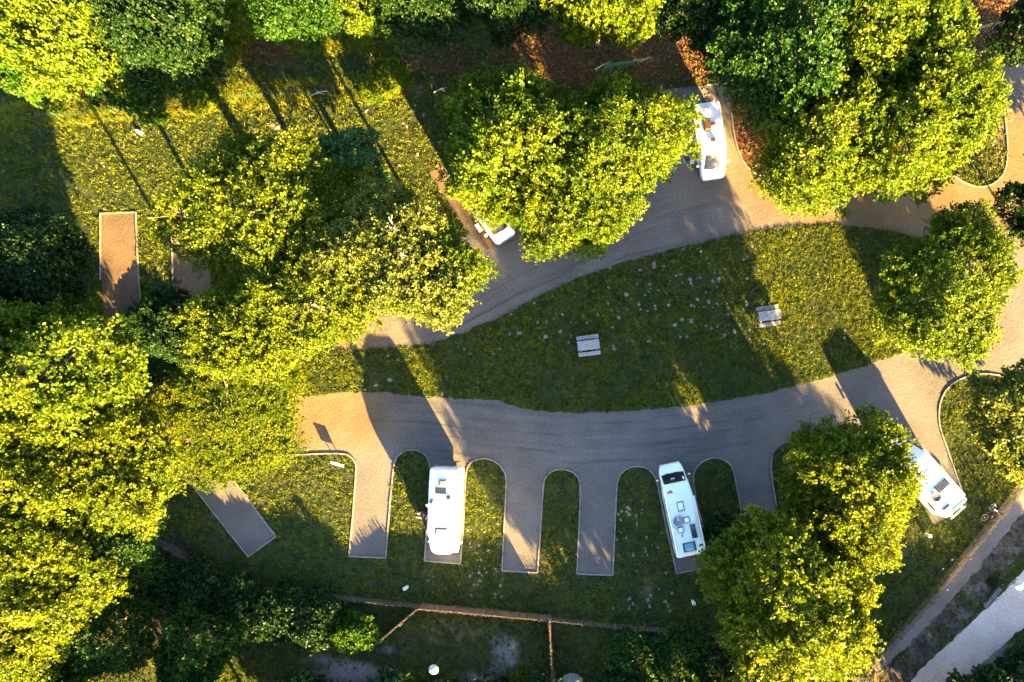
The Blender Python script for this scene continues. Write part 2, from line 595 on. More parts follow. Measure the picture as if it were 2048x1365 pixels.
ROAD1 = np.array([(300, 845), (560, 848), (700, 846), (850, 850), (1000, 868), (1150, 884), (1300, 880), (1450, 862), (1600, 826), (1750, 776), (1900, 715), (2100, 620)], float)
ROAD2 = np.array([(300, 690), (560, 672), (700, 662), (850, 652), (930, 622), (1040, 560), (1150, 508), (1250, 470), (1400, 432), (1550, 405), (1700, 405), (1900, 405), (2100, 400)], float)


def sheet(name, poly, z, mat, cuts=1.0, streak=False, thick=0.0):
    bm = bmesh.new()
    cl = [poly[0]]
    for p in poly[1:]:
        if math.hypot(p[0] - cl[-1][0], p[1] - cl[-1][1]) > 0.6:
            cl.append(p)
    if math.hypot(cl[0][0] - cl[-1][0], cl[0][1] - cl[-1][1]) < 0.6:
        cl.pop()
    n0 = len(cl)
    vo, _, fo, _, _, _ = geometry.delaunay_2d_cdt([Vector(p) for p in cl], [(k, (k + 1) % n0) for k in range(n0)], [], 0, 1e-4)
    vs = [bm.verts.new((*W(p.x, p.y), z)) for p in vo]
    cx = np.array([sum(vo[q].x for q in f) / len(f) for f in fo])
    cy = np.array([sum(vo[q].y for q in f) / len(f) for f in fo])
    for f, ok in zip(fo, inside(cl, cx, cy)):
        if ok:
            bm.faces.new([vs[q] for q in f])
    bmesh.ops.delete(bm, geom=[v for v in bm.verts if not v.link_faces], context='VERTS')
    if streak:
        xs = [v.co.x for v in bm.verts]
        ys = [v.co.y for v in bm.verts]
        for axis, lo, hi in ((0, max(min(xs), -42), min(max(xs), 42)), (1, max(min(ys), -29), min(max(ys), 29))):
            c = math.ceil(lo)
            while c < hi:
                no = Vector((1, 0, 0)) if axis == 0 else Vector((0, 1, 0))
                bmesh.ops.bisect_plane(bm, geom=bm.verts[:] + bm.edges[:] + bm.faces[:], plane_co=no * c, plane_no=no)
                c += cuts
    bm.normal_update()
    for f in bm.faces:
        if f.normal.z < 0:
            f.normal_flip()
    if thick:
        be = [e for e in bm.edges if e.is_boundary]
        ret = bmesh.ops.extrude_edge_only(bm, edges=be)
        for g in ret['geom']:
            if isinstance(g, bmesh.types.BMVert):
                g.co.z -= thick
    me = bpy.data.meshes.new(name)
    bm.to_mesh(me)
    bm.free()
    me.materials.append(mat)
    if streak:
        n = len(me.vertices)
        co = np.empty(n * 3, np.float32)
        me.vertices.foreach_get('co', co)
        co = co.reshape(-1, 3)
        px = co[:, 0] * S + 1024
        py = 682.5 - co[:, 1] * S
        d1 = py - np.interp(px, ROAD1[:, 0], ROAD1[:, 1])
        d2 = py - np.interp(px, ROAD2[:, 0], ROAD2[:, 1])
        use1 = np.abs(d1) < np.abs(d2)
        d = np.where(use1, d1, d2 * 0.93)
        for an, av in (('along', px / S + np.where(use1, 0, 200)), ('across', d / S), ('streak', np.exp(-(d / 60.0) ** 4) * np.clip((1750 - px) / 400, .15, 1)),
                       ('sand', np.clip(np.maximum(np.exp(-(((px - 1800) / 420) ** 2 + ((py - 330) / 190) ** 2)), .75 * np.exp(-(((px - 640) / 230) ** 2 + ((py - 770) / 170) ** 4))), 0, 1))):  # second blob paints sunlit warmth onto the left road
            a = me.attributes.new(an, 'FLOAT', 'POINT')
            a.data.foreach_set('value', np.ascontiguousarray(av, dtype=np.float32))
    o = link(name, me)
    return structure(o)


# ------------------------------------------------------------------ ground
gx = np.concatenate([[-400, -250, -150, -90, -60], np.arange(-48, 48.01, 0.5), [60, 90, 150, 250, 400]])
gy = np.concatenate([[-400, -250, -150, -90, -55], np.arange(-36, 36.01, 0.5), [55, 90, 150, 250, 400]])
GX, GY = np.meshgrid(gx, gy)
V = np.stack([GX.ravel(), GY.ravel(), np.zeros(GX.size)], 1)
nxg, nyg = len(gx), len(gy)
idx = np.arange(nxg * nyg).reshape(nyg, nxg)
F = np.stack([idx[:-1, :-1].ravel(), idx[:-1, 1:].ravel(), idx[1:, 1:].ravel(), idx[1:, :-1].ravel()], 1)
PX = V[:, 0] * S + 1024
PY = 682.5 - V[:, 1] * S


def blobs(lst):
    r = np.zeros(len(PX))
    for x, y, rx, ry, w in lst:
        r = np.maximum(r, w * np.exp(-(((PX - x) / rx) ** 2 + ((PY - y) / ry) ** 2)))
    return r


MULCH = [(2000, 40, 150, 140, 1), (1960, 120, 120, 60, 1), (1330, 110, 120, 60, 0.9), (1130, 110, 160, 60, 0.9), (1500, 280, 50, 90, 0.9), (1420, 120, 60, 70, 1), (1560, 330, 80, 40, .8),
         (1700, 250, 260, 140, .6), (520, 100, 90, 30, 0.75), (620, 180, 140, 10, .7), (350, 210, 300, 12, .5), (160, 170, 160, 30, .8), (900, 130, 150, 60, .45), (1380, 60, 60, 80, .9), (2030, 560, 60, 60, .5), (900, 330, 30, 20, .6)]
DRY = [(620, 750, 60, 60, .45), (2000, 250, 30, 120, .5), (1640, 930, 60, 70, .55), (1930, 870, 60, 80, .3), (800, 180, 120, 14, .5), (1620, 1000, 90, 120, .5), (1300, 1180, 60, 40, .35), (900, 1260, 120, 50, .35), (1790, 1080, 70, 60, .45), (1750, 650, 50, 60, .25), (150, 450, 60, 90, .3)]
HEATH = [(1900, 1230, 50, 50, .9), (1840, 1290, 60, 40, .9), (1960, 1150, 50, 60, .9), (2030, 1060, 60, 60, .9), (1780, 1345, 60, 30, .9), (2000, 1100, 50, 50, .8), (900, 1270, 150, 60, .35), (280, 1240, 200, 120, .6), (330, 1090, 80, 60, .5)]
DIRT = [(700, 1345, 90, 32, .75), (1010, 1310, 40, 60, .6), (960, 1365, 60, 30, .6), (2000, 1330, 70, 60, .7), (1960, 1350, 60, 40, .7), (1720, 1365, 60, 20, .5), (780, 1300, 40, 30, .45), (640, 1320, 60, 20, .5), (1960, 1180, 40, 20, .5)]
gme = np_mesh('ground', V, F, [M['ground']], {'mulch': blobs(MULCH), 'dry': blobs(DRY), 'heath': blobs(HEATH), 'dirt': blobs(DIRT)})
ground = structure(link('ground', gme))

road = sheet('road', GRAVEL, 0.006, M['gravel'], streak=True)
lawn = sheet('lawn', jitter_poly(FIELD, 9, 2.6, 3), 0.03, M['ground'], thick=0.03)
for nm, pl in (('parking_pad', PAD_A), ('parking_pad', PAD_B), ('parking_pad', PAD_C)):
    sheet(nm, jitter_poly(pl, 12, 0.8, 5), 0.011, M['pad'])
sheet('footpath', jitter_poly(PATH, 10, 2.5, 8), 0.012, M['path'])
sheet('dirt_track', jitter_poly(TRACK, 7, 3.0, 9), 0.008, M['track'])


def kerb(pts, w=0.10, h=0.075, seed=0):
    P = [Vector((*W(x, y), 0)) for x, y in pts]
    mb = MB()
    r = random.Random(seed)
    # short concrete lengths butted end to end
    out = []
    for a, b in zip(P[:-1], P[1:]):
        n = max(1, round((b - a).length / 1.0))
        for k in range(n):
            out.append((a.lerp(b, k / n), a.lerp(b, (k + 1) / n)))
    for a, b in out:
        d = b - a
        if d.length < .02:
            continue
        hh = h + r.uniform(-.012, .012)
        c = (a + b) / 2
        mb.box((c.x + r.uniform(-.008, .008), c.y + r.uniform(-.008, .008), hh / 2 - 0.02), (d.length * 1.005, w, hh + .04), math.atan2(d.y, d.x))
    return structure(mb.build('kerb', M['concrete']))


KERBS = [K0[2:], NOSE1, K1, NOSE2, K2, NOSE3, K3, NOSE4, K4, NOSE5, K5, NOSE6[:5], K6[4:], NOSE7, ISLE_R, ISLE_L,
         [(378, 962), (497, 1114), (552, 1073), (467, 960)], [(201, 560), (201, 428), (272, 425), (276, 520), (281, 600)], [(347, 600), (343, 419), (380, 417)],
         [(1413, 171), (1455, 168)]]
for i, k in enumerate(KERBS):
    kerb(k, seed=i)

# bare, dry spots worn into the turf: thin crusts of soil
bs = random.Random(21)
SPOTS = []
def spots(n, x0, y0, x1, y1, r0=.06, r1=.2):
    for _ in range(n):
        SPOTS.append((bs.uniform(x0, x1), bs.uniform(y0, y1), bs.uniform(r0, r1) * bs.uniform(.6, 1)))
spots(110, 1000, 520, 1560, 700, .08, .24)
spots(60, 1180, 480, 1530, 640, .08, .22)
spots(14, 700, 690, 1000, 790, .08, .2)
spots(24, 1560, 480, 1800, 740, .06, .2)
spots(70, 200, 230, 420, 620, .05, .2)
spots(26, 540, 200, 880, 350, .08, .25)
spots(34, 930, 1060, 1010, 1200, .07, .2)
spots(34, 1235, 1010, 1345, 1230, .08, .26)
spots(26, 1080, 990, 1345, 1230, .08, .22)
spots(16, 840, 1130, 1100, 1200, .05, .16)
spots(16, 720, 90, 860, 140, .06, .16)
SPOTS += [(752, 771, .24), (780, 760, .22), (730, 779, .14), (1095, 745, .1), (988, 708, .12), (1075, 645, .17), (1225, 655, .14), (1350, 650, .22), (1365, 640, .2), (555, 255, .3), (545, 250, .25), (575, 262, .3), (510, 258, .2)]
mb = MB()
spx = np.array([s[0] for s in SPOTS]); spy = np.array([s[1] for s in SPOTS])
okf = inside(FIELD, spx, spy)
okg = ~inside(GRAVEL, spx, spy) & ~inside(PAD_A, spx, spy) & ~inside(PAD_B, spx, spy)
bare_xy = []
for (x, y, r), a, b in zip(SPOTS, okf, okg):
    if not (a or b):
        continue
    z = 0.03 if a else 0.0
    cx, cy = W(x, y)
    bare_xy.append((cx, cy, r))
    n = 11
    ph = bs.uniform(0, 6.28)
    el = bs.uniform(.65, 1.0)
    ring1, ring0 = [], []
    for k in range(n):
        an = 2 * math.pi * k / n
        rr = r * bs.uniform(.55, 1.2)
        p0 = (rr * math.cos(an), rr * el * math.sin(an))
        q = (p0[0] * math.cos(ph) - p0[1] * math.sin(ph), p0[0] * math.sin(ph) + p0[1] * math.cos(ph))
        ring0.append((cx + q[0], cy + q[1], z + .002))
        ring1.append((cx + q[0] * .6, cy + q[1] * .6, z + .02 + .03 * bs.random()))
    vs = ring0 + ring1 + [(cx, cy, z + .03)]
    fs = [(k, (k + 1) % n, n + (k + 1) % n, n + k) for k in range(n)] + [(n + k, n + (k + 1) % n, 2 * n) for k in range(n)]
    mb.add(vs, fs)
o = mb.build('soil_crust', M['bare'], smooth=True)
o['kind'] = 'stuff'
tag(o, 'small pale bare soil spots worn through the turf', 'bare soil')

# ------------------------------------------------------------------ grass
rg = np.random.default_rng(5)


def tufts(n, x0, y0, x1, y1, blades, hmin, hmax, bw, spread, test, z=0.0, tintlo=0.0, tinthi=0.8, zfun=None):
    X = rg.uniform(x0, x1, n)
    Y = rg.uniform(y0, y1, n)
    k = test(X, Y)
    X, Y = X[k], Y[k]
    wx = (X - 1024) / S
    wy = (682.5 - Y) / S
    n = len(X)
    zz = np.full(n, z) if zfun is None else zfun(X, Y)
    # patchiness
    patch = 0.5 + 0.5 * np.sin(wx * 0.9 + 1.7 * np.sin(wy * 0.55)) * np.sin(wy * 0.8 + 1.3 * np.sin(wx * 0.5))
    hh = rg.uniform(hmin, hmax, n) * (0.6 + 0.7 * patch)
    tint = np.clip(rg.uniform(tintlo, tinthi, n) + 0.12 * (patch - .5), 0, 1)
    m = n * blades
    bx = np.repeat(wx, blades) + rg.normal(0, spread, m)
    by = np.repeat(wy, blades) + rg.normal(0, spread, m)
    bz = np.repeat(zz, blades)
    bh = np.repeat(hh, blades) * rg.uniform(.55, 1.15, m)
    an = rg.uniform(0, 2 * np.pi, m)
    lean = rg.uniform(.4, 1.3, m) * bh
    la = rg.uniform(0, 2 * np.pi, m)
    w = bw * rg.uniform(.6, 1.3, m)
    dx, dy = np.cos(an) * w, np.sin(an) * w
    v0 = np.stack([bx - dx, by - dy, bz], 1)
    v1 = np.stack([bx + dx, by + dy, bz], 1)
    v2 = np.stack([bx + np.cos(la) * lean, by + np.sin(la) * lean, bz + bh], 1)
    VV = np.stack([v0, v1, v2], 1).reshape(-1, 3)
    FF = np.arange(m * 3).reshape(-1, 3)
    tt = np.repeat(np.repeat(tint, blades) + rg.normal(0, .08, m), 3)
    return VV, FF, np.clip(tt, 0, 1)


def no_bare(X, Y):
    r = np.ones(X.shape, bool)
    wx = (X - 1024) / S
    wy = (682.5 - Y) / S
    for cx, cy, rr in bare_xy:
        r &= ((wx - cx) ** 2 + (wy - cy) ** 2) > (rr * .9) ** 2
    return r


def attr_at(lst, X, Y):
    r = np.zeros(len(X))
    for x, y, rx, ry, w in lst:
        r = np.maximum(r, w * np.exp(-(((X - x) / rx) ** 2 + ((Y - y) / ry) ** 2)))
    return r


def lawn_test(X, Y):
    return inside(FIELD, X, Y) & no_bare(X, Y)


def meadow_test(X, Y):
    k = ~(inside(GRAVEL, X, Y) | inside(PAD_A, X, Y) | inside(PAD_B, X, Y) | inside(PAD_C, X, Y) | inside(PATH, X, Y) | inside(TRACK, X, Y))
    k &= no_bare(X, Y)
    k &= rg.random(len(X)) > np.maximum(np.maximum(attr_at(MULCH, X, Y) * 1.05, attr_at(DIRT, X, Y) * 1.2), np.maximum(attr_at(HEATH, X, Y) * .6, attr_at(DRY, X, Y) * .8))
    return k


parts = [tufts(38000, 550, 440, 1940, 830, 9, .07, .17, .027, .07, lawn_test, .028, .08, .62),
         tufts(108000, -30, -30, 2080, 1400, 9, .07, .18, .028, .07, meadow_test, 0, .08, .66)]
# rougher tall grass along the top fence and the verge
def verge(X, Y):
    return meadow_test(X, Y) & ((np.abs(Y - (238 - 0.085 * X)) < 26) | ((Y < 110) & (X > 420) & (X < 800)))
parts.append(tufts(9000, 0, 20, 830, 270, 10, .18, .42, .018, .09, verge, 0, .35, .8))
off = 0
Vs, Fs, Ts = [], [], []
for a, b, c in parts:
    Vs.append(a); Fs.append(b + off); Ts.append(c); off += len(a)
gm = np_mesh('grass', np.concatenate(Vs), np.concatenate(Fs), [M['grass']], {'tint': np.concatenate(Ts)})
go = link('grass', gm)
go['kind'] = 'stuff'
tag(go, 'short green and straw coloured grass covering the lawns and verges', 'grass')

# dead leaves lying on the mulch
def litter_test(X, Y):
    return (rg.random(len(X)) < attr_at(MULCH, X, Y) ** 1.5) & ~inside(GRAVEL, X, Y)
n = 60000
X = rg.uniform(300, 2080, n); Y = rg.uniform(-30, 420, n)
k = litter_test(X, Y)
X, Y = X[k], Y[k]
n = len(X)
wx, wy = (X - 1024) / S, (682.5 - Y) / S
an = rg.uniform(0, 2 * np.pi, n)
l = rg.uniform(.06, .15, n)
ti = rg.normal(0, .5, (n, 2))
u = np.stack([np.cos(an), np.sin(an), ti[:, 0] * .8], 1) * l[:, None]
w = np.stack([-np.sin(an), np.cos(an), ti[:, 1] * .8], 1) * (l * .6)[:, None]
c = np.stack([wx, wy, rg.uniform(.03, .09, n)], 1)
VV = np.stack([c - u, c + w, c + u, c - w], 1).reshape(-1, 3)
VV[:, 2] = np.maximum(VV[:, 2], .004)
lm = np_mesh('fallen_leaves', VV, np.arange(n * 4).reshape(-1, 4), [M['litter']], {'tint': np.repeat(rg.random(n), 4)})
lo = link('fallen_leaves', lm)
lo['kind'] = 'stuff'
tag(lo, 'reddish brown dead leaves and bark mulch under the trees', 'fallen leaves')


# ------------------------------------------------------------------ trees
def crown_mesh(name, seed, R0, zb, zt, ncl, nsp, nlf, leaf, mat, open_=0.0, clump=0.17):
    g = np.random.default_rng(seed)
    hz = (zt - zb) / 2
    cz = (zt + zb) / 2
    ph = g.uniform(0, 6.28, 8)
    cents = []
    tries = 0
    while len(cents) < ncl and tries < 6000:
        tries += 1
        d = g.normal(size=3)
        d /= np.linalg.norm(d)
        if d[2] < -0.45:
            continue
        az = math.atan2(d[1], d[0])
        lump = 1 + .16 * math.sin(2 * az + ph[0]) + .16 * math.sin(3 * az + ph[1] + 2 * d[2]) + .13 * math.sin(5 * az + ph[2] - 3 * d[2])
        rr = g.uniform(.25, 1.0) ** .33 * .88 * lump
        p = np.array([d[0] * R0 * rr, d[1] * R0 * rr, cz + d[2] * hz * rr])
        if all(np.linalg.norm((p - q) * np.array([1, 1, 1.1])) > R0 * (.10 + .08 * open_) for q in cents):
            cents.append(p)
    cents = np.array(cents)
    n1 = len(cents)
    c0 = np.array([0, 0, cz - hz * .35])
    out = cents - c0
    out /= np.linalg.norm(out, axis=1)[:, None]
    rc = R0 * clump * g.uniform(.72, 1.3, n1)
    m = n1 * nsp
    ci = np.repeat(np.arange(n1), nsp)
    d = g.normal(size=(m, 3))
    d /= np.linalg.norm(d, axis=1)[:, None]
    d = d + out[ci] * .55 + np.array([0, 0, .22])
    d /= np.linalg.norm(d, axis=1)[:, None]
    rad = g.uniform(.25, 1.0, m) ** .6 * rc[ci]
    base = cents[ci] + d * rad[:, None] * np.array([1, 1, .75])
    ax = d + .5 * out[ci] + g.normal(0, .35, (m, 3)) + np.array([0, 0, .2])
    ax /= np.linalg.norm(ax, axis=1)[:, None]
    Ls = g.uniform(.4, 1.1, m) * (R0 * .13)
    K = m * nlf
    si = np.repeat(np.arange(m), nlf)
    t = np.tile((np.arange(nlf) + .5) / nlf, m) + g.uniform(-.05, .05, K)
    perp = g.normal(size=(K, 3))
    perp -= (perp * ax[si]).sum(1)[:, None] * ax[si]
    perp /= np.linalg.norm(perp, axis=1)[:, None]
    u = perp * .9 + ax[si] * .6 + g.normal(0, .25, (K, 3))
    u /= np.linalg.norm(u, axis=1)[:, None]
    ll = leaf * g.uniform(.65, 1.25, K)
    p0 = base[si] + ax[si] * (t * Ls[si])[:, None] + perp * (.25 * ll)[:, None]
    nn = g.normal(0, .8, (K, 3)) + np.array([0, 0, .35]) + .7 * out[ci][si]
    w = np.cross(u, nn)
    w /= np.linalg.norm(w, axis=1)[:, None] + 1e-9
    nrm = np.cross(w, u)
    v0 = p0
    v1 = p0 + u * (ll * .5)[:, None] + w * (ll * .40)[:, None] + nrm * (ll * .08)[:, None]
    v2 = p0 + u * ll[:, None] - nrm * (ll * .10)[:, None]
    v3 = p0 + u * (ll * .5)[:, None] - w * (ll * .40)[:, None] + nrm * (ll * .08)[:, None]
    VV = np.stack([v0, v1, v2, v3], 1).reshape(-1, 3)
    ctint = g.normal(.42, .13, n1)
    tint = np.clip(ctint[ci][si] + g.normal(0, .12, m)[si] + g.normal(0, .13, K), 0, 1)
    me = np_mesh(name, VV, np.arange(K * 4).reshape(-1, 4), [mat], {'tint': np.repeat(tint, 4)})
    r96 = float(np.percentile(np.hypot(VV[:, 0], VV[:, 1]), 93.5))
    return me, cents, r96


def trunk_mesh(name, seed, cents, zb, zt, r0, mat, R0, dead=0):
    r = random.Random(seed)
    mb = MB()
    zf = zb + (zt - zb) * .25
    bend = (r.uniform(-.25, .25), r.uniform(-.25, .25))
    spine = [Vector((0, 0, -.15)), Vector((0.02, 0, .25)), Vector((bend[0] * .4, bend[1] * .4, zf * .5)), Vector((bend[0], bend[1], zf)), Vector((bend[0] * 1.5, bend[1] * 1.5, zb + (zt - zb) * .75))]
    mb.tube(spine, [r0 * 1.5, r0 * 1.08, r0 * .9, r0 * .75, r0 * .18], 9)
    order = list(range(len(cents)))
    r.shuffle(order)
    for i in order[:26]:
        c = Vector(cents[i])
        f = r.uniform(.35, .95)
        s = spine[2].lerp(spine[3], f) if c.z < zf + .5 else spine[3].lerp(spine[4], max(0, min(.8, (c.z - zf) / (zt - zf) * .6)))
        mid = s.lerp(c, .5) + Vector((r.uniform(-.3, .3), r.uniform(-.3, .3), r.uniform(-.1, .4)))
        q = r0 * r.uniform(.28, .42)
        mb.tube([s, mid, c], [q, q * .6, q * .18], 6)
        for _ in range(2):
            e = c + Vector((r.uniform(-1, 1), r.uniform(-1, 1), r.uniform(-.1, .9))) * R0 * .2
            mb.tube([mid.lerp(c, .6), e], [q * .3, q * .07], 5)
    for _ in range(dead):     # bare dead limbs standing out of the crown, joined to the nearest limb
        c = Vector(cents[order[_]])
        b = Vector((c.x * .7, c.y * .7, zb + (zt - zb) * .55))
        top = Vector((c.x * .8 + r.uniform(-.3, .3), c.y * .8 + r.uniform(-.3, .3), zt + r.uniform(-.1, .35)))
        mb.tube([spine[3], b, top], [r0 * .4, r0 * .25, r0 * .1], 5)
        for q in range(7):
            s0 = b.lerp(top, r.uniform(.5, 1))
            e = s0 + Vector((r.uniform(-1, 1), r.uniform(-1, 1), r.uniform(.1, .9))) * R0 * .12
            m2 = s0.lerp(e, .5) + Vector((r.uniform(-.15, .15), r.uniform(-.15, .15), .05))
            mb.tube([s0, m2, e], [r0 * .1, r0 * .07, r0 * .03], 4)
            for w_ in range(2):
                e2 = m2 + Vector((r.uniform(-1, 1), r.uniform(-1, 1), r.uniform(0, .8))) * R0 * .06
                mb.tube([m2, e2], [r0 * .055, r0 * .02], 3)
    me_o = mb.build(name, mat, smooth=True)
    me = me_o.data
    bpy.data.objects.remove(me_o)
    return me


PROTO = {}
def proto(key, seed, R0, zb, zt, ncl, nsp, nlf, leaf, dead=0, r0=.2, open_=0.0, clump=.17, bark='bark'):
    me, cents, r96 = crown_mesh('crown_' + key, seed, R0, zb, zt, ncl, nsp, nlf, leaf, M['leaf_lime'], open_, clump)
    tm = trunk_mesh('trunk_' + key, seed, cents, zb, zt, r0, M[bark], R0, dead)
    PROTO[key] = (me, tm, r96, zb, zt)


proto('broad', 11, 5.2, 1.9, 9.0, 230, 20, 14, .195, dead=0, r0=.24)
proto('spreading', 12, 5.4, 1.8, 8.4, 240, 19, 14, .185, dead=0, r0=.22, bark='bark_pale')
proto('ragged', 13, 5.2, 1.6, 9.2, 220, 21, 14, .185, dead=0, r0=.22)
proto('tall', 14, 4.6, 2.4, 12.0, 200, 19, 11, .26, dead=1, r0=.22)
proto('high', 17, 5.2, 4.9, 10.0, 210, 21, 14, .195, dead=0, r0=.2)
proto('pole', 19, 5.3, 7.2, 12.0, 210, 21, 14, .195, dead=0, r0=.33)
proto('snagged', 29, 5.3, 7.2, 12.0, 210, 21, 14, .195, dead=4, r0=.3, bark='bark_pale')
proto('young', 15, 3.2, 1.0, 5.6, 90, 18, 11, .21, dead=1, r0=.10)
proto('bush', 16, 1.6, .05, 2.1, 60, 16, 10, .16, r0=.05, clump=.26)


def tree(key, px, py, rpx, h, leafm, label, rz=None, name='tree', cat='tree', group=None):
    """px, py: middle of the crown as the photograph shows it; h: height in metres"""
    me, tm, R0, zb, zt = PROTO[key]
    sz = h / zt
    zc = (zb + zt) / 2 * sz
    x, y = W(px, py, zc)
    rad = rpx / S * (1 - zc / H)
    sx = rad / R0
    if rz is None:
        rz = (px * 0.731 + py * 1.317) % 6.283
    t = thing(name, label, cat, (x, y, 0), rz, group)
    t.scale = (sx, sx, sz)
    tr = link('trunk', tm, t)
    cr = link('crown' if name != 'bush' else 'foliage', me, t)
    cr.material_slots[0].link = 'OBJECT'
    cr.material_slots[0].material = M[leafm]
    return t


TREES = [
    # key, x, y, r, h, leaves, label
    ('broad', 1700, 972, 141, 10.4, 'leaf_gold', 'golden green tree overhanging the front of the angled camper'),
    ('ragged', 1572, 1218, 180, 12, 'leaf_gold', 'big golden tree between the wooden fences, below the shade-tinted white motorhome'),
    ('ragged', 1668, 1092, 70, 8.6, 'leaf_gold', 'smaller golden tree filling the gap between the two big golden trees'),
    ('high', 1890, 578, 144, 7.4, 'leaf_lime', 'bright tree at the tip of the lawn island, right of the picnic tables'),
    ('young', 2040, 838, 120, 5.8, 'leaf_pale', 'pale young tree on the kerbed grass bed at the right edge'),
    ('young', 2072, 432, 78, 5.4, 'leaf_dark', 'dark leaved tree at the right edge beside the sandy lane'),
    ('tall', 2100, 55, 92, 9, 'leaf_dark', 'dark tree cut by the top right corner beyond the leaf mulch'),
    ('young', 2112, 280, 60, 3.0, 'leaf_dark', 'dark small tree half outside the frame on the right of the sandy lane'),
    ('ragged', 1575, 85, 165, 12.5, 'leaf_mid', 'tall deep green tree at the top, just right of the white van with bicycles'),
    ('tall', 1785, 70, 135, 12.5, 'leaf_lime', 'tall bright tree at the top beside the leaf mulch'),
    ('broad', 1838, 235, 152, 11, 'leaf_lime', 'sunlit tree over the rounded kerbed bed by the sandy lane'),
    ('spreading', 1650, 275, 150, 10.5, 'leaf_lime', 'sunlit tree over the mulch bed with branches reaching the sandy road'),
    ('broad', 1042, 292, 156, 9.8, 'leaf_lime', 'bright tree covering the half hidden silver van'),
    ('broad', 1003, 402, 62, 7.2, 'leaf_lime', 'small bright tree hiding the nose of the silver van'),
    ('ragged', 1238, 300, 140, 9.6, 'leaf_lime', 'bright tree reaching towards the white van with bicycles'),
    ('spreading', 1125, 415, 112, 8, 'leaf_lime', 'rounded lower tree with branches over the upper gravel road'),
    ('pole', 505, 412, 160, 9.4, 'leaf_gold', 'yellow green tree beside the two sandy pads in the upper meadow'),
    ('snagged', 785, 520, 150, 9.5, 'leaf_pale', 'pale green tree with bare white dead twigs beside the upper road'),
    ('pole', 885, 545, 88, 8.6, 'leaf_lime', 'smaller bright tree overhanging the upper road right of the white dead twigs'),
    ('pole', 605, 600, 135, 9.2, 'leaf_gold', 'yellow green tree leaning over the left end of the lawn island'),
    ('pole', 640, 440, 112, 7.6, 'leaf_gold', 'yellow green tree between the sandy pads and the tree with white dead twigs'),
    ('young', 692, 335, 85, 5.5, 'leaf_blue', 'blue green small tree behind the tree with white dead twigs'),
    ('broad', 70, 765, 185, 10.5, 'leaf_lime', 'broad yellow green tree at the left edge below the dark tree'),
    ('ragged', 452, 815, 168, 2.5, 'leaf_gold', 'yellow green tree whose crown ends at the lower gravel road'),
    ('broad', 196, 925, 165, 7.2, 'leaf_gold', 'golden tree between the left edge and the angled empty pad'),
    ('broad', 30, 920, 150, 10.5, 'leaf_gold', 'golden tree cut by the left edge, level with the info board'),
    ('pole', 345, 655, 76, 9.2, 'leaf_dark', 'shade-darkened green tree rising between the sandy pads and the golden tree by the road'),
    ('pole', 470, 665, 112, 9.6, 'leaf_gold', 'yellow green tree between the shade-darkened green tree and the lawn island tip'),
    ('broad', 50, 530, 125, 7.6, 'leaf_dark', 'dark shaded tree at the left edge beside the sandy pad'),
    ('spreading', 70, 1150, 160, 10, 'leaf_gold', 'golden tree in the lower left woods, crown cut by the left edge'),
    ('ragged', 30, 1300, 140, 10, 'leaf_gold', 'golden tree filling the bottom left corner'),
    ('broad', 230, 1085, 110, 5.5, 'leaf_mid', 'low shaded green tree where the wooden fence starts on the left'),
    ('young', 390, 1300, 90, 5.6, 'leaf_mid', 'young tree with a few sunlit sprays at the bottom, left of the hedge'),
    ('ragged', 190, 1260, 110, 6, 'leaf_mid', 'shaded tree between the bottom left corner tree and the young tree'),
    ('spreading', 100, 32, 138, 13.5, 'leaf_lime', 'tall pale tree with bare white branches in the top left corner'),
    ('broad', 322, 50, 122, 11.5, 'leaf_dark', 'shade-darkened green tree at the top between the pale corner tree and the dry bank'),
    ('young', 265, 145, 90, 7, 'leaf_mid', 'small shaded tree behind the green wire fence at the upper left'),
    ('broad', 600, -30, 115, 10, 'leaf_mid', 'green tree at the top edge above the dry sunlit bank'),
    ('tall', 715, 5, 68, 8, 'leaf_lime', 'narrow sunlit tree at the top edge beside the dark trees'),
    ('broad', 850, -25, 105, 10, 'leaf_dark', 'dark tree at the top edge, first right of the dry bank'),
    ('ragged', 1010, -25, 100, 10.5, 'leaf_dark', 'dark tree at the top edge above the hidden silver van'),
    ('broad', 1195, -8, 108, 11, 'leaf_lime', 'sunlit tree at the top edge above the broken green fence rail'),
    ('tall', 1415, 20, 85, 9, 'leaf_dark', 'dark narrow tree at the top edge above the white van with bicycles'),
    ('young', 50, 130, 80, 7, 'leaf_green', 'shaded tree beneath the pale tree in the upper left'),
    # trees and tall shrubs just outside the frame that throw the long shadows
    ('broad', 1440, 1560, 150, 11.5, 'leaf_green', 'tree standing beyond the bottom of the frame, third from the path'),
    ('ragged', 1640, 1610, 150, 10.5, 'leaf_green', 'tree standing beyond the bottom of the frame, second from the path'),
    ('broad', 1378, 1490, 86, 10, 'leaf_green', 'smaller tree beyond the bottom of the frame beside the reed enclosure'),
    ('broad', 1960, 1540, 150, 8.5, 'leaf_green', 'tree beyond the bottom of the frame beside the pale path'),
    ('broad', 2250, 1500, 120, 5, 'leaf_green', 'tree beyond the lower right corner past the pale path'),
    ('broad', 110, 1490, 150, 8.5, 'leaf_green', 'tree beyond the bottom left corner below the golden corner tree'),
    ('broad', 345, 1500, 120, 8, 'leaf_green', 'tree beyond the bottom edge, nearer the lower left woods'),
    ('ragged', 500, 1550, 120, 8, 'leaf_green', 'tree beyond the bottom edge beside the hedge'),
    ('broad', -140, 640, 150, 10, 'leaf_green', 'tree beyond the left edge beside the road'),
]
TURNS = {(1700, 972): 1.444, (1890, 578): 2.947, (1572, 1218): 3.616}
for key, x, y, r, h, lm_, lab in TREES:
    tree(key, x, y, r, h, lm_, lab, TURNS.get((x, y)))

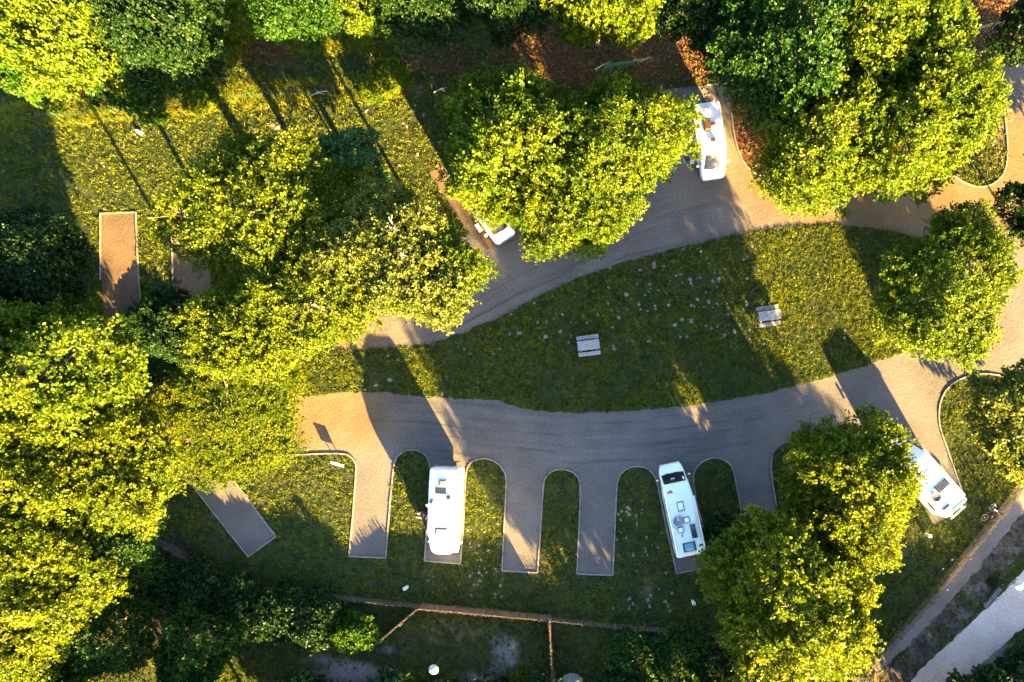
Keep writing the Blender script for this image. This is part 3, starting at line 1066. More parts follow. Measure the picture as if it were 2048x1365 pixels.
BUSHES = [
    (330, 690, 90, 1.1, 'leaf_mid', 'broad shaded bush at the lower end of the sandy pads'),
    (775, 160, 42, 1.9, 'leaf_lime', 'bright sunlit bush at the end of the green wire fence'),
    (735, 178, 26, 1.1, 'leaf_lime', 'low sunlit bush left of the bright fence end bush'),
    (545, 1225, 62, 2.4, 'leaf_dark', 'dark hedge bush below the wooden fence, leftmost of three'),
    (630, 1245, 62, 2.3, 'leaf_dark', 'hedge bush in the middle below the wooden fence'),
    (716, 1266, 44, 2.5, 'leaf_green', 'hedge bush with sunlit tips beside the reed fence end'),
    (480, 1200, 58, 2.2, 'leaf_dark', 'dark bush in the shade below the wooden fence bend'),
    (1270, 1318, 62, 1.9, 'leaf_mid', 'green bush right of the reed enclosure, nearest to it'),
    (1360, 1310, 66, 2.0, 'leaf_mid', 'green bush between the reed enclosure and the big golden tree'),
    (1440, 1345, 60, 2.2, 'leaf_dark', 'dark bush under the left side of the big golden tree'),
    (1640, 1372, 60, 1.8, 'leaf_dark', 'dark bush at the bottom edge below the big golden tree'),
    (1470, 1090, 70, 3.0, 'leaf_dark', 'dark shrub in the shade right of the shade-tinted white motorhome'),
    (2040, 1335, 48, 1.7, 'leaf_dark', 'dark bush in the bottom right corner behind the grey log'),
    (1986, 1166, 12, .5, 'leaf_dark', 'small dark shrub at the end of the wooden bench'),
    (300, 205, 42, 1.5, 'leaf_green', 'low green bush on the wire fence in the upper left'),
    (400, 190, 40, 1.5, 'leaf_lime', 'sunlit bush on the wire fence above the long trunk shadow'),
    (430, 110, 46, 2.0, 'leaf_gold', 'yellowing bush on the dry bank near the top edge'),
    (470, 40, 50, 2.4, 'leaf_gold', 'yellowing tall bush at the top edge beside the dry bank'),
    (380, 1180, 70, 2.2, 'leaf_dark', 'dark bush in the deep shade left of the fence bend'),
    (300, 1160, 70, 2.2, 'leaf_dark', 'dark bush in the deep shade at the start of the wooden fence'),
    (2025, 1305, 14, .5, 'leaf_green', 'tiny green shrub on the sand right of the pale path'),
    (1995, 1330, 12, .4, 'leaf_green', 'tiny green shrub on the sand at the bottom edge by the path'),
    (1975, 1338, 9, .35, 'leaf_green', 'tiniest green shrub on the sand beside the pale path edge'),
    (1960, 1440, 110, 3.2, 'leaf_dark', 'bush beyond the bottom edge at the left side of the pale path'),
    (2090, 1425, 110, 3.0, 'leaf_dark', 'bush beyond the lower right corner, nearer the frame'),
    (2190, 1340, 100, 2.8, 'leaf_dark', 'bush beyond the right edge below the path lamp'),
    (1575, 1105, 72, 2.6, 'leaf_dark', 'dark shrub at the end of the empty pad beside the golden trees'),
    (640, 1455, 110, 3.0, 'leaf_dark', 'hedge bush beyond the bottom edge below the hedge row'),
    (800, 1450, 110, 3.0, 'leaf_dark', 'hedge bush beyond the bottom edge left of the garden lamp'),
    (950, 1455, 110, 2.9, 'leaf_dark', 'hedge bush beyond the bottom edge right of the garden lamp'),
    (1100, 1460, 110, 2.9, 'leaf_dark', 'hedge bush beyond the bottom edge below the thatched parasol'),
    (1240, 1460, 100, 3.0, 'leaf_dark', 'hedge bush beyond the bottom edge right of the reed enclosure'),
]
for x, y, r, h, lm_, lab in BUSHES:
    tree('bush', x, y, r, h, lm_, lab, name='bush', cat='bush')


# ------------------------------------------------------------------ vehicles
def wheels(root, w, ys, r=.33, t=.2):
    for y in ys:
        for s in (-1, 1):
            x = s * (w / 2 - t / 2 - .02)
            tp = [(r * .62, -t / 2), (r * .95, -t / 2), (r, -t / 2 + .03), (r, t / 2 - .03), (r * .95, t / 2), (r * .62, t / 2)]
            wo = MB().lathe(tp, 20, (x, y, r), 'X').build('wheel', M['rubber'], root, smooth=True)
            MB().lathe([(.05, -t / 2 - .01), (r * .6, -t / 2 + .02), (r * .6, t / 2 - .02), (.05, t / 2 + .01)], 16, (x, y, r), 'X').build('rim', M['silver'], wo, smooth=True)


def patch(P, off=.012):
    """panel through a grid of points (rows of equal length), pushed out along its normal, with a thin edge"""
    rows = [[Vector(p) for p in r] for r in P]
    n = (rows[0][-1] - rows[0][0]).cross(rows[-1][0] - rows[0][0]).normalized()
    mb = MB()
    nc = len(rows[0])
    top = [p + n * off for r in rows for p in r]
    bot = [p - n * .02 for r in rows for p in r]
    fs = []
    for i in range(len(rows) - 1):
        for k in range(nc - 1):
            a = i * nc + k
            fs.append((a, a + 1, a + nc + 1, a + nc))
    m = len(top)
    f2 = list(fs) + [tuple(q + m for q in reversed(f)) for f in fs]
    border = [k for k in range(nc)] + [i * nc + nc - 1 for i in range(1, len(rows))] + [(len(rows) - 1) * nc + k for k in range(nc - 2, -1, -1)] + [i * nc for i in range(len(rows) - 2, 0, -1)]
    for a, b in zip(border, border[1:] + border[:1]):
        f2.append((a, a + m, b + m, b))
    mb.add(top + bot, f2)
    return mb


def side_window(root, w, y0, y1, z0, z1, s, name='window'):
    mb = MB()
    mb.box((s * (w / 2 + .004), (y0 + y1) / 2, (z0 + z1) / 2), (.03, y1 - y0, z1 - z0))
    o = mb.build(name, M['glass'], root, bevel=.012)
    fr = MB()
    yc, zc = (y0 + y1) / 2, (z0 + z1) / 2
    for dy in (-1, 1):
        fr.box((s * (w / 2 + .006), yc + dy * ((y1 - y0) / 2 + .02), zc), (.03, .04, z1 - z0 + .08))
        fr.box((s * (w / 2 + .006), yc, zc + dy * ((z1 - z0) / 2 + .02)), (.03, y1 - y0 - .002, .04))
    fr.build('frame', M['pale_grey'], o)
    return o


class Vehicle:
    def __init__(self, name, label, cat, front, rear, zr, L, group=None):
        """front/rear: roof points in the picture at height zr giving the axis; L metres long, rear at 'rear'"""
        f = Vector((*W(*front, zr), 0))
        r = Vector((*W(*rear, zr), 0))
        d = (f - r).normalized()
        self.rz = math.atan2(d.y, d.x) - math.pi / 2
        self.c = r + d * (L / 2)
        self.root = thing(name, label, cat, (self.c.x, self.c.y, .008), self.rz, group)
        self.L = L

    def loc(self, px, py, z):
        p = Vector((*W(px, py, z), 0)) - self.c
        q = Matrix.Rotation(-self.rz, 3, 'Z') @ p
        return q.x, q.y

    def hatch(self, px, py, z, sx, sy, mat_top, h=.10, name='roof_hatch', rim=M['white_grp']):
        x, y = self.loc(px, py, z)
        b = MB().box((x, y, z + h / 2 - .02), (sx, sy, h + .04), taper=.06).build(name, rim, self.root, bevel=.02)
        MB().box((x, y, z + h + .022), (sx * .78, sy * .78, .05), taper=.15).build('dome', mat_top, b, bevel=.02)
        return b

    def solar(self, px, py, z, sx, sy, nx=4, ny=6, name='solar_panel'):
        x, y = self.loc(px, py, z)
        fb = MB().box((x, y, z + .04), (sx, sy, .035))
        for a in (-1, 1):
            for c in (-1, 1):
                fb.box((x + a * sx * .42, y + c * sy * .42, z), (.06, .06, .07))
        b = fb.build(name, M['silver'], self.root)
        mb = MB()
        cw, ch = (sx - .06) / nx, (sy - .06) / ny
        for i in range(nx):
            for j in range(ny):
                mb.box((x - sx / 2 + .03 + cw * (i + .5), y - sy / 2 + .03 + ch * (j + .5), z + .061), (cw * .93, ch * .93, .008))
        mb.build('cells', M['glass'], b)
        return b

    def dish(self, px, py, z, r, mat, flat=True, tilt=0.0):
        x, y = self.loc(px, py, z)
        b = MB().lathe([(r * .5, -.03), (r * .55, .05), (r * .3, .08)], 18, (x, y, z)).build('satellite_dish', M['pale_grey'], self.root, smooth=True)
        prof = [(0.01, .10), (r * .5, .12), (r * .9, .17), (r, .21), (r * .96, .225), (r * .5, .165), (0.01, .15)]
        d = MB().lathe(prof, 26, (0, 0, 0)).build('reflector', mat, b, smooth=True, loc=(x, y, z))
        d.rotation_euler = (tilt, 0, 0)
        MB().tube([(x, y + r * .9, z + .2), (x, y + r * .4, z + .34), (x, y + r * .1, z + .36)], [.02, .02, .05], 7).build('feed_arm', M['white_plastic'], b)
        return b


def bike_geometry(name, root_loc, rz, label, lean=0.0, group=None, frame_mat=None, parent=None):
    t = thing(name, label, 'bicycle', root_loc, rz, group)
    t.rotation_euler = (lean, 0, rz)
    fm = frame_mat or M['black']
    rw = .34
    for x in (-.52, .52):
        ring = [(x + rw * math.cos(a), 0, rw + rw * math.sin(a)) for a in [2 * math.pi * k / 22 for k in range(23)]]
        wo = MB().tube(ring, .024, 6, cap=False).build('wheel', M['rubber'], t, smooth=True)
        sp = MB()
        sp.tube([(x, -.04, rw), (x, .04, rw)], .03, 6)
        for k in range(12):
            a = 2 * math.pi * k / 12
            sp.tube([(x, .01, rw), (x + (rw - .02) * math.cos(a), 0, rw + (rw - .02) * math.sin(a))], .003, 3)
        ring2 = [(x + (rw - .03) * math.cos(a), 0, rw + (rw - .03) * math.sin(a)) for a in [2 * math.pi * k / 22 for k in range(23)]]
        sp.tube(ring2, .014, 5, cap=False)
        sp.build('rim', M['silver'], wo)
    f = MB()
    bb, seat, head, ra, fa = (-.08, 0, .30), (-.2, 0, .80), (.34, 0, .82), (-.52, 0, rw), (.52, 0, rw)
    for a, b, r in ((bb, seat, .02), (bb, head, .024), (seat, head, .02), (bb, ra, .012), (seat, ra, .012), (head, fa, .018)):
        f.tube([a, b], r, 7)
    f.build('frame', fm, t, smooth=True)
    h = MB()
    h.tube([(.34, 0, .82), (.32, 0, .98)], .018, 7)
    h.tube([(.26, -.31, .99), (.32, -.12, .99), (.33, 0, .98), (.32, .12, .99), (.26, .31, .99)], .016, 7)
    h.build('handlebar', M['silver'], t, smooth=True)
    s = MB()
    s.loft([(-.13, .15, .90, .94, .02), (0, .12, .90, .945, .02), (.14, .04, .91, .94, .015)])
    s.v = [(y, -x, z) for x, y, z in s.v]
    so = s.build('saddle', M['black'], t, smooth=True)
    so.location = (-.22, 0, 0)
    MB().tube([(-.2, 0, .8), (-.23, 0, .91)], .015, 6).build('seat_post', M['silver'], t)
    p = MB()
    p.lathe([(.02, -.02), (.10, -.015), (.10, .015), (.02, .02)], 14, (-.08, .05, .30), 'Y')
    p.tube([(-.08, -.09, .30), (-.08, -.09, .14)], .011, 5)
    p.tube([(-.08, .09, .30), (-.08, .09, .46)], .011, 5)
    p.box((-.08, -.14, .14), (.09, .09, .02))
    p.box((-.08, .14, .46), (.09, .09, .02))
    p.build('pedals', M['dark_metal'], t)
    return t


# --- white overcab motorhome in full sun
vA = Vehicle('motorhome', 'white overcab motorhome in full sun with a tilted satellite mast on its roof', 'motorhome', (883, 1104), (889, 935), 2.85, 6.55)
r = vA.root
wA = 2.16
MB().loft([(-3.27, wA - .36, .75, 2.45, .32), (-3.22, wA - .14, .5, 2.66, .30), (-3.05, wA, .42, 2.82, .22), (-2.0, wA, .42, 2.86, .12), (1.2, wA, .42, 2.87, .12), (1.62, wA - .03, .42, 2.87, .16), (1.9, wA - .14, .45, 2.85, .2), (2.06, wA - .36, .55, 2.82, .25)], 5).build('body', M['white_paint'], r, smooth=True)
MB().loft([(1.9, 1.98, 1.82, 2.84, .25), (2.3, 1.93, 1.76, 2.80, .28), (2.75, 1.82, 1.74, 2.70, .3), (3.05, 1.62, 1.78, 2.56, .3), (3.22, 1.30, 1.88, 2.38, .24), (3.275, .95, 2.0, 2.25, .12)], 6).build('overcab', M['white_paint'], r, smooth=True)
MB().loft([(1.85, 1.96, .36, 1.84, .1), (2.2, 1.94, .34, 1.82, .14), (2.75, 1.9, .34, 1.25, .14), (3.2, 1.75, .36, 1.05, .14), (3.33, 1.5, .42, .9, .14)], 4).build('cab', M['white_paint'], r, smooth=True)
patch([[(-.8, 2.72, 1.26), (0, 2.78, 1.26), (.8, 2.72, 1.26)], [(-.72, 2.26, 1.78), (0, 2.3, 1.78), (.72, 2.26, 1.78)]], .02).build('windscreen', M['glass'], r)
for s in (-1, 1):
    side_window(r, 1.94, 2.0, 2.5, 1.15, 1.65, s, 'cab_window')
    side_window(r, wA, -2.5, -1.7, 1.55, 2.05, s)
    side_window(r, wA, .2, 1.15, 1.5, 2.05, s)
    hd = MB().box((s * .66, 3.22, .82), (.3, .12, .2)).build('headlight', M['lens'], r, bevel=.03)
    MB().box((s * .85, -3.24, 1.0), (.14, .06, .3)).build('tail_light', M['red'], r, bevel=.015)
    m_ = MB().tube([(s * .97, 2.42, 1.4), (s * 1.14, 2.5, 1.42)], .03, 6).build('mirror', M['black'], r)
    MB().box((s * 1.2, 2.5, 1.42), (.2, .1, .34)).build('mirror_head', M['pale_grey'], m_, bevel=.03)
MB().box((-wA / 2 - .005, -.5, 1.35), (.03, .65, 1.75)).build('door', M['pale_grey'], r, bevel=.01)
MB().box((-wA / 2 - .045, -.6, 2.62), (.09, 3.4, .12)).build('awning', M['dark_metal'], r, bevel=.02)
MB().box((0, 3.34, .5), (1.7, .16, .25)).build('bumper', M['pale_grey'], r, bevel=.05)
wheels(r, 2.0, (-2.0, 2.2))
vA.hatch(888, 966, 2.86, .66, .54, M['mid_grey'], .16, rim=M['soft_grey'])
vA.solar(883, 981, 2.86, .88, .56, 5, 4)
vA.hatch(899, 995, 2.86, .32, .32, M['glass'], .1, 'roof_vent', M['mid_grey'])
x, y = vA.loc(884, 1062, 2.86)
sk = patch([[(x - .52, y + .24, 2.86), (x + .52, y + .24, 2.86)], [(x - .40, y - .24, 2.86), (x + .40, y - .24, 2.86)]], -.06)
sk = MB().box((x, y, 2.885), (1.0, .5, .06), taper=.1).build('skylight', M['dark_metal'], r, bevel=.02)
MB().box((x, y - .01, 2.925), (.84, .34, .05), taper=.2).build('pane', M['soft_grey'], sk, bevel=.02)
x, y = vA.loc(866, 1012, 2.86)
ds = MB().lathe([(.2, 2.84), (.2, 2.9), (.1, 2.93)], 16, (x, y - .35, 0)).tube([(x, y - .35, 2.9), (x + .02, y - .15, 3.15)], .035, 7).build('satellite_dish', M['mid_grey'], r, smooth=True)
dp = MB().lathe([(.01, 0), (.2, .02), (.33, .07), (.36, .1), (.33, .085), (.2, .035), (.01, .015)], 24)  .build('reflector', M['soft_grey'], ds, smooth=True, loc=(x, y - .1, 3.2))
dp.rotation_euler = (R(-55), R(15), 0)
MB().tube([(x, y - .1, 3.15), (x + .05, y + .25, 3.2), (x + .3, y + .75, 3.12), (x + .42, y + .95, 3.1)], [.02, .016, .016, .03], 6).build('feed_arm', M['dark_metal'], ds)
MB().box((vA.loc(907, 1035, 2.86)[0], vA.loc(907, 1035, 2.86)[1], 2.89), (.12, .5, .06)).build('roof_box', M['soft_grey'], r, bevel=.015)
rk = MB()
for zz in (.75, 1.05, 1.5):
    rk.tube([(-.75, -3.62, zz), (.75, -3.62, zz)], .03, 6)
for xx in (-.45, .45):
    rk.tube([(xx, -3.2, 2.3), (xx, -3.62, 2.2), (xx, -3.6, .75), (xx, -3.26, .7)], .035, 6)
rk.box((.1, -3.68, 2.25), (1.15, .09, .08)); rk.box((-.15, -3.52, 2.18), (.95, .07, .07))
rk.build('bike_rack', M['dark_metal'], r)

vA.root.scale = (1, 1, 1.09)

# --- long white motorhome in the shade, the shade's mint tint in its paint
vE = Vehicle('motorhome', 'long white motorhome in the shade, painted shade-tinted mint, with dark windscreen and roof solar panel', 'motorhome', (1354, 978), (1383, 1112), 2.7, 6.9)
r = vE.root
wE = 2.14
M['mint'] = simple('shade_tinted_white_paint', (0.66, 0.74, 0.62), 0.3, var=.04, scale=1.0, coat=.2)  # cool cast of the shade put into the white paint colour
MB().loft([(-3.45, wE - .2, .55, 2.6, .2), (-3.38, wE, .45, 2.70, .14), (-.3, wE, .42, 2.72, .1), (1.05, wE, .42, 2.72, .12), (1.5, wE - .04, .42, 2.62, .2), (1.9, wE - .12, .42, 2.42, .24), (2.12, wE - .18, .4, 2.22, .26), (2.3, wE - .2, .4, 2.0, .26), (2.72, wE - .2, .38, 1.42, .18), (2.95, wE - .26, .38, 1.28, .18), (3.3, wE - .42, .4, 1.1, .18), (3.44, wE - .75, .48, .95, .16)], 5).build('body', M['mint'], r, smooth=True)
patch([[(-.86, 2.74, 1.43), (-.45, 2.80, 1.41), (.45, 2.80, 1.41), (.86, 2.74, 1.43)], [(-.86, 2.3, 2.03), (-.45, 2.33, 2.03), (.45, 2.33, 2.03), (.86, 2.3, 2.03)], [(-.80, 2.10, 2.22), (-.45, 2.13, 2.23), (.45, 2.13, 2.23), (.80, 2.10, 2.22)]], .03).build('windscreen', M['glass'], r)
wp = MB()
wp.tube([(-.5, 2.86, 1.40), (.1, 2.72, 1.56)], .014, 5).tube([(.15, 2.86, 1.40), (.65, 2.7, 1.58)], .014, 5)
wp.build('wiper', M['black'], r)
MB().box((.7, 2.34, 2.075), (.12, .3, .03), Matrix.Rotation(R(-42), 3, 'X')).build('sun_visor', M['pale_grey'], r)
MB().box((-.1, 2.42, 1.99), (.3, .07, .05), Matrix.Rotation(R(-50), 3, 'X')).build('rear_view_mirror', M['pale_grey'], r)
for s in (-1, 1):
    side_window(r, wE - .12, 1.55, 2.1, 1.3, 1.85, s, 'cab_window')
    side_window(r, wE, -2.4, -1.4, 1.5, 2.05, s)
    side_window(r, wE, -.2, .8, 1.5, 2.05, s)
    MB().box((s * .68, 3.28, .86), (.32, .14, .2)).build('headlight', M['lens'], r, bevel=.03)
    MB().box((s * .85, -3.44, 1.0), (.14, .06, .3)).build('tail_light', M['red'], r, bevel=.015)
    m_ = MB().tube([(s * 1.0, 2.4, 1.5), (s * 1.18, 2.48, 1.52)], .03, 6).build('mirror', M['black'], r)
    MB().box((s * 1.24, 2.48, 1.52), (.18, .1, .34)).build('mirror_head', M['pale_grey'], m_, bevel=.03)
aw = MB().box((wE / 2 + .06, -1.15, 2.5), (.12, 4.1, .14)).build('awning', M['white_paint'], r, bevel=.02)
MB().box((-wE / 2 - .02, -1.0, 2.55), (.04, 4.4, .05)).build('gutter', M['dark_metal'], r)
MB().box((0, 3.42, .5), (1.6, .16, .25)).build('bumper', M['pale_grey'], r, bevel=.05)
MB().box((0, .62, 2.728), (wE - .24, .025, .02)).build('roof_seam', M['pale_grey'], r)
rl = MB()
for s in (-1, 1):
    rl.tube([(s * .92, -3.2, 2.76), (s * .92, .5, 2.76)], .016, 6)
rl.tube([(-.92, -3.2, 2.76), (.92, -3.2, 2.76)], .016, 6)
rl.build('roof_rail', M['silver'], r)
# small red triangles of the emblem on the cap
x, y = vE.loc(1339, 983, 2.42)
em = MB()
for k, (dx, dy, sz) in enumerate(((-.14, 0, .10), (.02, .05, .11), (.12, -.02, .10))):
    zz = float(np.interp(y, [1.05, 1.5, 1.9, 2.12], [2.73, 2.63, 2.43, 2.24])) - .02
    em.add([(x + dx - sz, y + dy - .12, zz + .10), (x + dx + sz, y + dy - .12, zz + .10), (x + dx + .02, y + dy + .06, zz - .01), (x + dx - sz, y + dy - .12, zz + .04), (x + dx + sz, y + dy - .12, zz + .04), (x + dx + .02, y + dy + .06, zz - .07)], [(0, 1, 2), (5, 4, 3), (0, 3, 4, 1), (1, 4, 5, 2), (2, 5, 3, 0)])
em.build('emblem', M['red'], r)
wheels(r, 2.05, (-1.9, 2.3))
vE.hatch(1361, 1013, 2.70, .52, .76, M['mint'], .08, rim=M['mid_grey'])
x, y = vE.loc(1359, 1002, 2.7)
MB().box((x, y, 2.74), (.55, .09, .05)).build('wind_deflector', M['white_grp'], r, bevel=.015)
vE.dish(1356, 1042, 2.71, .40, M['soft_grey'])
vE.hatch(1373, 1040, 2.72, .48, .46, M['white_grp'], .1, rim=M['dark_metal'])
vE.hatch(1361, 1060, 2.72, .45, .45, M['white_grp'], .1, rim=M['dark_metal'])
x, y = vE.loc(1386, 1037, 2.72)
MB().lathe([(.12, 2.7), (.12, 2.75), (.09, 2.77)], 16, (x, y, 0)).build('roof_vent', M['white_grp'], r, smooth=True)
x, y = vE.loc(1349, 1058, 2.72)
MB().lathe([(.14, 2.7), (.14, 2.8), (.06, 2.84)], 16, (x, y, 0)).build('roof_vent', M['pale_grey'], r, smooth=True)
x, y = vE.loc(1364, 1072, 2.72)
MB().lathe([(.05, 2.7), (.06, 2.84), (.02, 2.86)], 12, (x, y, 0)).build('exhaust_cap', M['dark_metal'], r, smooth=True)
vE.solar(1387, 1062, 2.72, .46, 1.1, 4, 8)
x, y = vE.loc(1379, 1094, 2.72)
sk = MB().box((x, y, 2.745), (1.0, .72, .07), taper=.05).build('skylight', M['dark_metal'], r, bevel=.02)
MB().box((x, y, 2.79), (.72, .56, .06), taper=.15).build('pane', M['skylight'], sk, bevel=.03)


# --- white camper vans
def camper_van(label, front, rear, z, Lv, paint, screen='glass'):
    v = Vehicle('camper_van', label, 'camper van', front, rear, z, Lv)
    r = v.root
    h = Lv / 2
    w = 2.02
    MB().loft([(-h, w - .3, .5, 2.45, .2), (-h + .07, w - .06, .42, 2.55, .22), (-h + .5, w, .4, 2.6, .22), (h - 1.75, w, .4, 2.62, .24), (h - 1.55, w - .03, .38, 2.54, .28), (h - 1.4, w - .07, .36, 2.36, .3), (h - 1.0, w - .12, .35, 1.86, .28), (h - .62, w - .14, .35, 1.4, .2), (h - .3, w - .2, .35, 1.18, .2), (h - .06, w - .42, .4, .98, .2), (h, w - .8, .5, .85, .16)], 5).build('body', paint, r, smooth=True)
    patch([[(-.76, h - .64, 1.44), (-.4, h - .56, 1.42), (.4, h - .56, 1.42), (.76, h - .64, 1.44)], [(-.70, h - 1.0, 1.88), (-.4, h - .96, 1.88), (.4, h - .96, 1.88), (.70, h - 1.0, 1.88)], [(-.62, h - 1.36, 2.32), (-.4, h - 1.34, 2.33), (.4, h - 1.34, 2.33), (.62, h - 1.36, 2.32)]], .03).build('windscreen', M[screen], r)
    for s in (-1, 1):
        side_window(r, w - .10, h - 1.55, h - .95, 1.3, 1.8, s, 'cab_window')
        side_window(r, w, -h + .5, -h + 1.5, 1.5, 2.1, s)
        side_window(r, w, -.15, .75, 1.5, 2.1, s)
        MB().box((s * .72, h - .22, .95), (.28, .3, .18)).build('headlight', M['lens'], r, bevel=.04)
        MB().box((s * .85, -h + .03, 1.1), (.12, .06, .5)).build('tail_light', M['red'], r, bevel=.015)
        m_ = MB().tube([(s * .95, h - 1.0, 1.4), (s * 1.12, h - .95, 1.42)], .03, 6).build('mirror', M['black'], r)
        MB().box((s * 1.18, h - .95, 1.42), (.2, .12, .36)).build('mirror_head', M['pale_grey'], m_, bevel=.03)
    MB().box((0, h - .02, .5), (1.5, .14, .26)).build('bumper', M['dark_metal'], r, bevel=.05)
    MB().box((0, h - .03, .78), (.9, .06, .16)).build('grille', M['black'], r)
    wheels(r, 1.98, (-h + 1.0, h - .95))
    return v


vB = camper_van('white camper van with two bicycles on its rear rack, windscreen facing the sandy road', (1431, 318), (1413, 204), 2.6, 5.25, M['white_paint'], 'sky_glass')
r = vB.root
# black panel stands for the cabin's shade behind its open sliding door; step below (vehicle faces the viewer, so its right side is picture left)
side = 1
MB().box((1.005, .35, 1.35), (.05, 1.05, 1.55)).build('doorway_shade_panel', M['black'], r)
sd = MB().box((1.09, -.85, 1.4), (.06, 1.2, 1.75)).build('sliding_door', M['white_paint'], r, bevel=.02)
MB().box((1.125, -.85, 1.8), (.02, .9, .5)).build('window', M['glass'], sd)
MB().box((1.06, -.95, 2.45), (.12, 2.6, .13)).build('awning', M['white_paint'], r, bevel=.02)
vB.hatch(1413, 224, 2.60, .40, .40, M['white_grp'], .26, 'roof_vent')
vB.hatch(1414, 251, 2.61, .62, .98, M['brown_glass'], .13, 'skylight', M['brown_glass'])
vB.hatch(1427, 249, 2.61, .32, .30, M['brown_glass'], .10, 'roof_vent', M['brown_glass'])
vB.hatch(1426, 282, 2.62, .48, .42, M['brown_glass'], .20, 'roof_vent')
h = 5.25 / 2
rk = MB()
for zz in (.7, 1.1):
    rk.box((0, -h - .46, zz + .35), (1.5, .06, .05))
    rk.box((0, -h - .70, zz + .3), (1.5, .06, .05))
for xx in (-.4, .4):
    rk.tube([(xx, -h, 1.9), (xx, -h - .3, 1.85), (xx, -h - .3, 1.0), (xx, -h - .75, .98)], .025, 6)
rk.build('bike_rack', M['dark_metal'], r)
MBm = Matrix.Rotation(vB.rz, 3, 'Z')
for k, (yy, lab, fm) in enumerate(((-h - .46, 'dark bicycle on the rack tight against the rear of the white van', M['black']), (-h - .70, 'dark bicycle on the outer rail of the rack behind the white van', M['dark_metal']))):
    q = MBm @ Vector((.06 * k, yy, 0)) + vB.c
    bike_geometry('bicycle', (q.x, q.y, 1.08 if k == 0 else 1.03), vB.rz + (math.pi if k else 0), lab, 0, 'bicycles carried behind the white van', fm)
# step beside the door
q = MBm @ Vector((1.35, .75, 0)) + vB.c
st = thing('folding_step', 'grey folding step on the gravel outside the open door of the white van', 'step', (q.x, q.y, .006), vB.rz)
MB().box((0, 0, .22), (.34, .62, .04)).build('tread', M['pale_grey'], st, bevel=.01)
for a in (-1, 1):
    MB().tube([(-.14, a * .24, .2), (-.16, a * .28, 0)], .016, 6).build('leg', M['silver'], st)
    MB().tube([(.14, a * .24, .2), (.16, a * .28, 0)], .016, 6).build('leg', M['silver'], st)

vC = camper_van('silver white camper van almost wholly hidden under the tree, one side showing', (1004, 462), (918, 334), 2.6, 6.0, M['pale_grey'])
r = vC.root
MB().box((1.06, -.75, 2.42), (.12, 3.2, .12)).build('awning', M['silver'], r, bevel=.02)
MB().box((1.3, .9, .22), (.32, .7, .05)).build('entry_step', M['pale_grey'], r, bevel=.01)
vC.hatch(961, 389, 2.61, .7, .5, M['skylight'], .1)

# --- angled camper at the right
vD = Vehicle('motorhome', 'white camper at an angle half under the golden tree, round dark roof dish', 'motorhome', (1830, 925), (1913, 1018), 2.8, 6.5)
r = vD.root
wD = 2.1
MB().loft([(-3.25, wD - .12, .55, 2.72, .14), (-3.18, wD, .45, 2.8, .12), (1.2, wD, .42, 2.82, .12), (1.75, wD - .06, .42, 2.72, .2), (2.2, wD - .16, .4, 2.3, .26), (2.65, wD - .2, .38, 1.5, .2), (3.0, wD - .3, .38, 1.2, .18), (3.2, wD - .5, .42, 1.0, .16)], 5).build('body', M['white_paint'], r, smooth=True)
patch([[(-.78, 2.70, 1.47), (.78, 2.70, 1.47)], [(-.78, 2.28, 2.2), (.78, 2.28, 2.2)]], .03).build('windscreen', M['glass'], r)
for s in (-1, 1):
    side_window(r, wD, -2.6, -1.8, 1.5, 2.1, s)
    side_window(r, wD, -.4, .6, 1.5, 2.1, s)
    MB().box((s * .8, -3.24, 1.0), (.16, .06, .3)).build('tail_light', M['red'], r, bevel=.015)
    MB().box((s * .66, 3.12, .86), (.3, .14, .2)).build('headlight', M['lens'], r, bevel=.03)
    m_ = MB().tube([(s * .95, 2.4, 1.5), (s * 1.14, 2.48, 1.52)], .03, 6).build('mirror', M['black'], r)
    MB().box((s * 1.2, 2.48, 1.52), (.18, .1, .34)).build('mirror_head', M['pale_grey'], m_, bevel=.03)
MB().box((-wD / 2 - .07, -.7, 2.58), (.14, 4.4, .14)).build('awning', M['white_paint'], r, bevel=.02) if False else MB().box((wD / 2 + .07, -.6, 2.6), (.14, 4.6, .14)).build('awning', M['white_paint'], r, bevel=.02)
wheels(r, 2.0, (-1.8, 2.2))
vD.solar(1881, 971, 2.81, 1.15, .68, 6, 4)
vD.dish(1868, 993, 2.82, .38, M['dark_metal'])
vD.hatch(1893, 1019, 2.81, .66, .6, M['soft_grey'], .1, rim=M['mid_grey'])
MB().box((vD.loc(1853, 948, 2.82)[0], vD.loc(1853, 948, 2.82)[1], 2.85), (.5, .5, .1), taper=.1).build('roof_hatch', M['white_grp'], r, bevel=.02)
rl = MB()
for s in (-1, 1):
    rl.tube([(s * .92, -3.0, 2.85), (s * .92, 1.0, 2.85)], .016, 6)
rl.box((0, -3.08, 2.83), (1.8, .05, .07))
rl.tube([(-.92, .2, 2.85), (.92, .2, 2.85)], .016, 6)
rl.build('roof_rail', M['soft_grey'], r)
rk = MB()
for zz, dy in ((.8, .4), (1.2, .3), (2.2, .42), (2.45, .34)):
    rk.tube([(-.7, -3.3 - dy, zz), (.7, -3.3 - dy, zz)], .04, 6)
for xx in (-.5, .5):
    rk.tube([(xx, -3.2, 2.55), (xx, -3.68, 2.45), (xx, -3.6, 1.0), (xx, -3.75, .78)], .035, 6)
rk.build('bike_rack', M['soft_grey'], r)


vD.root.scale = (1, 1, 1.06)


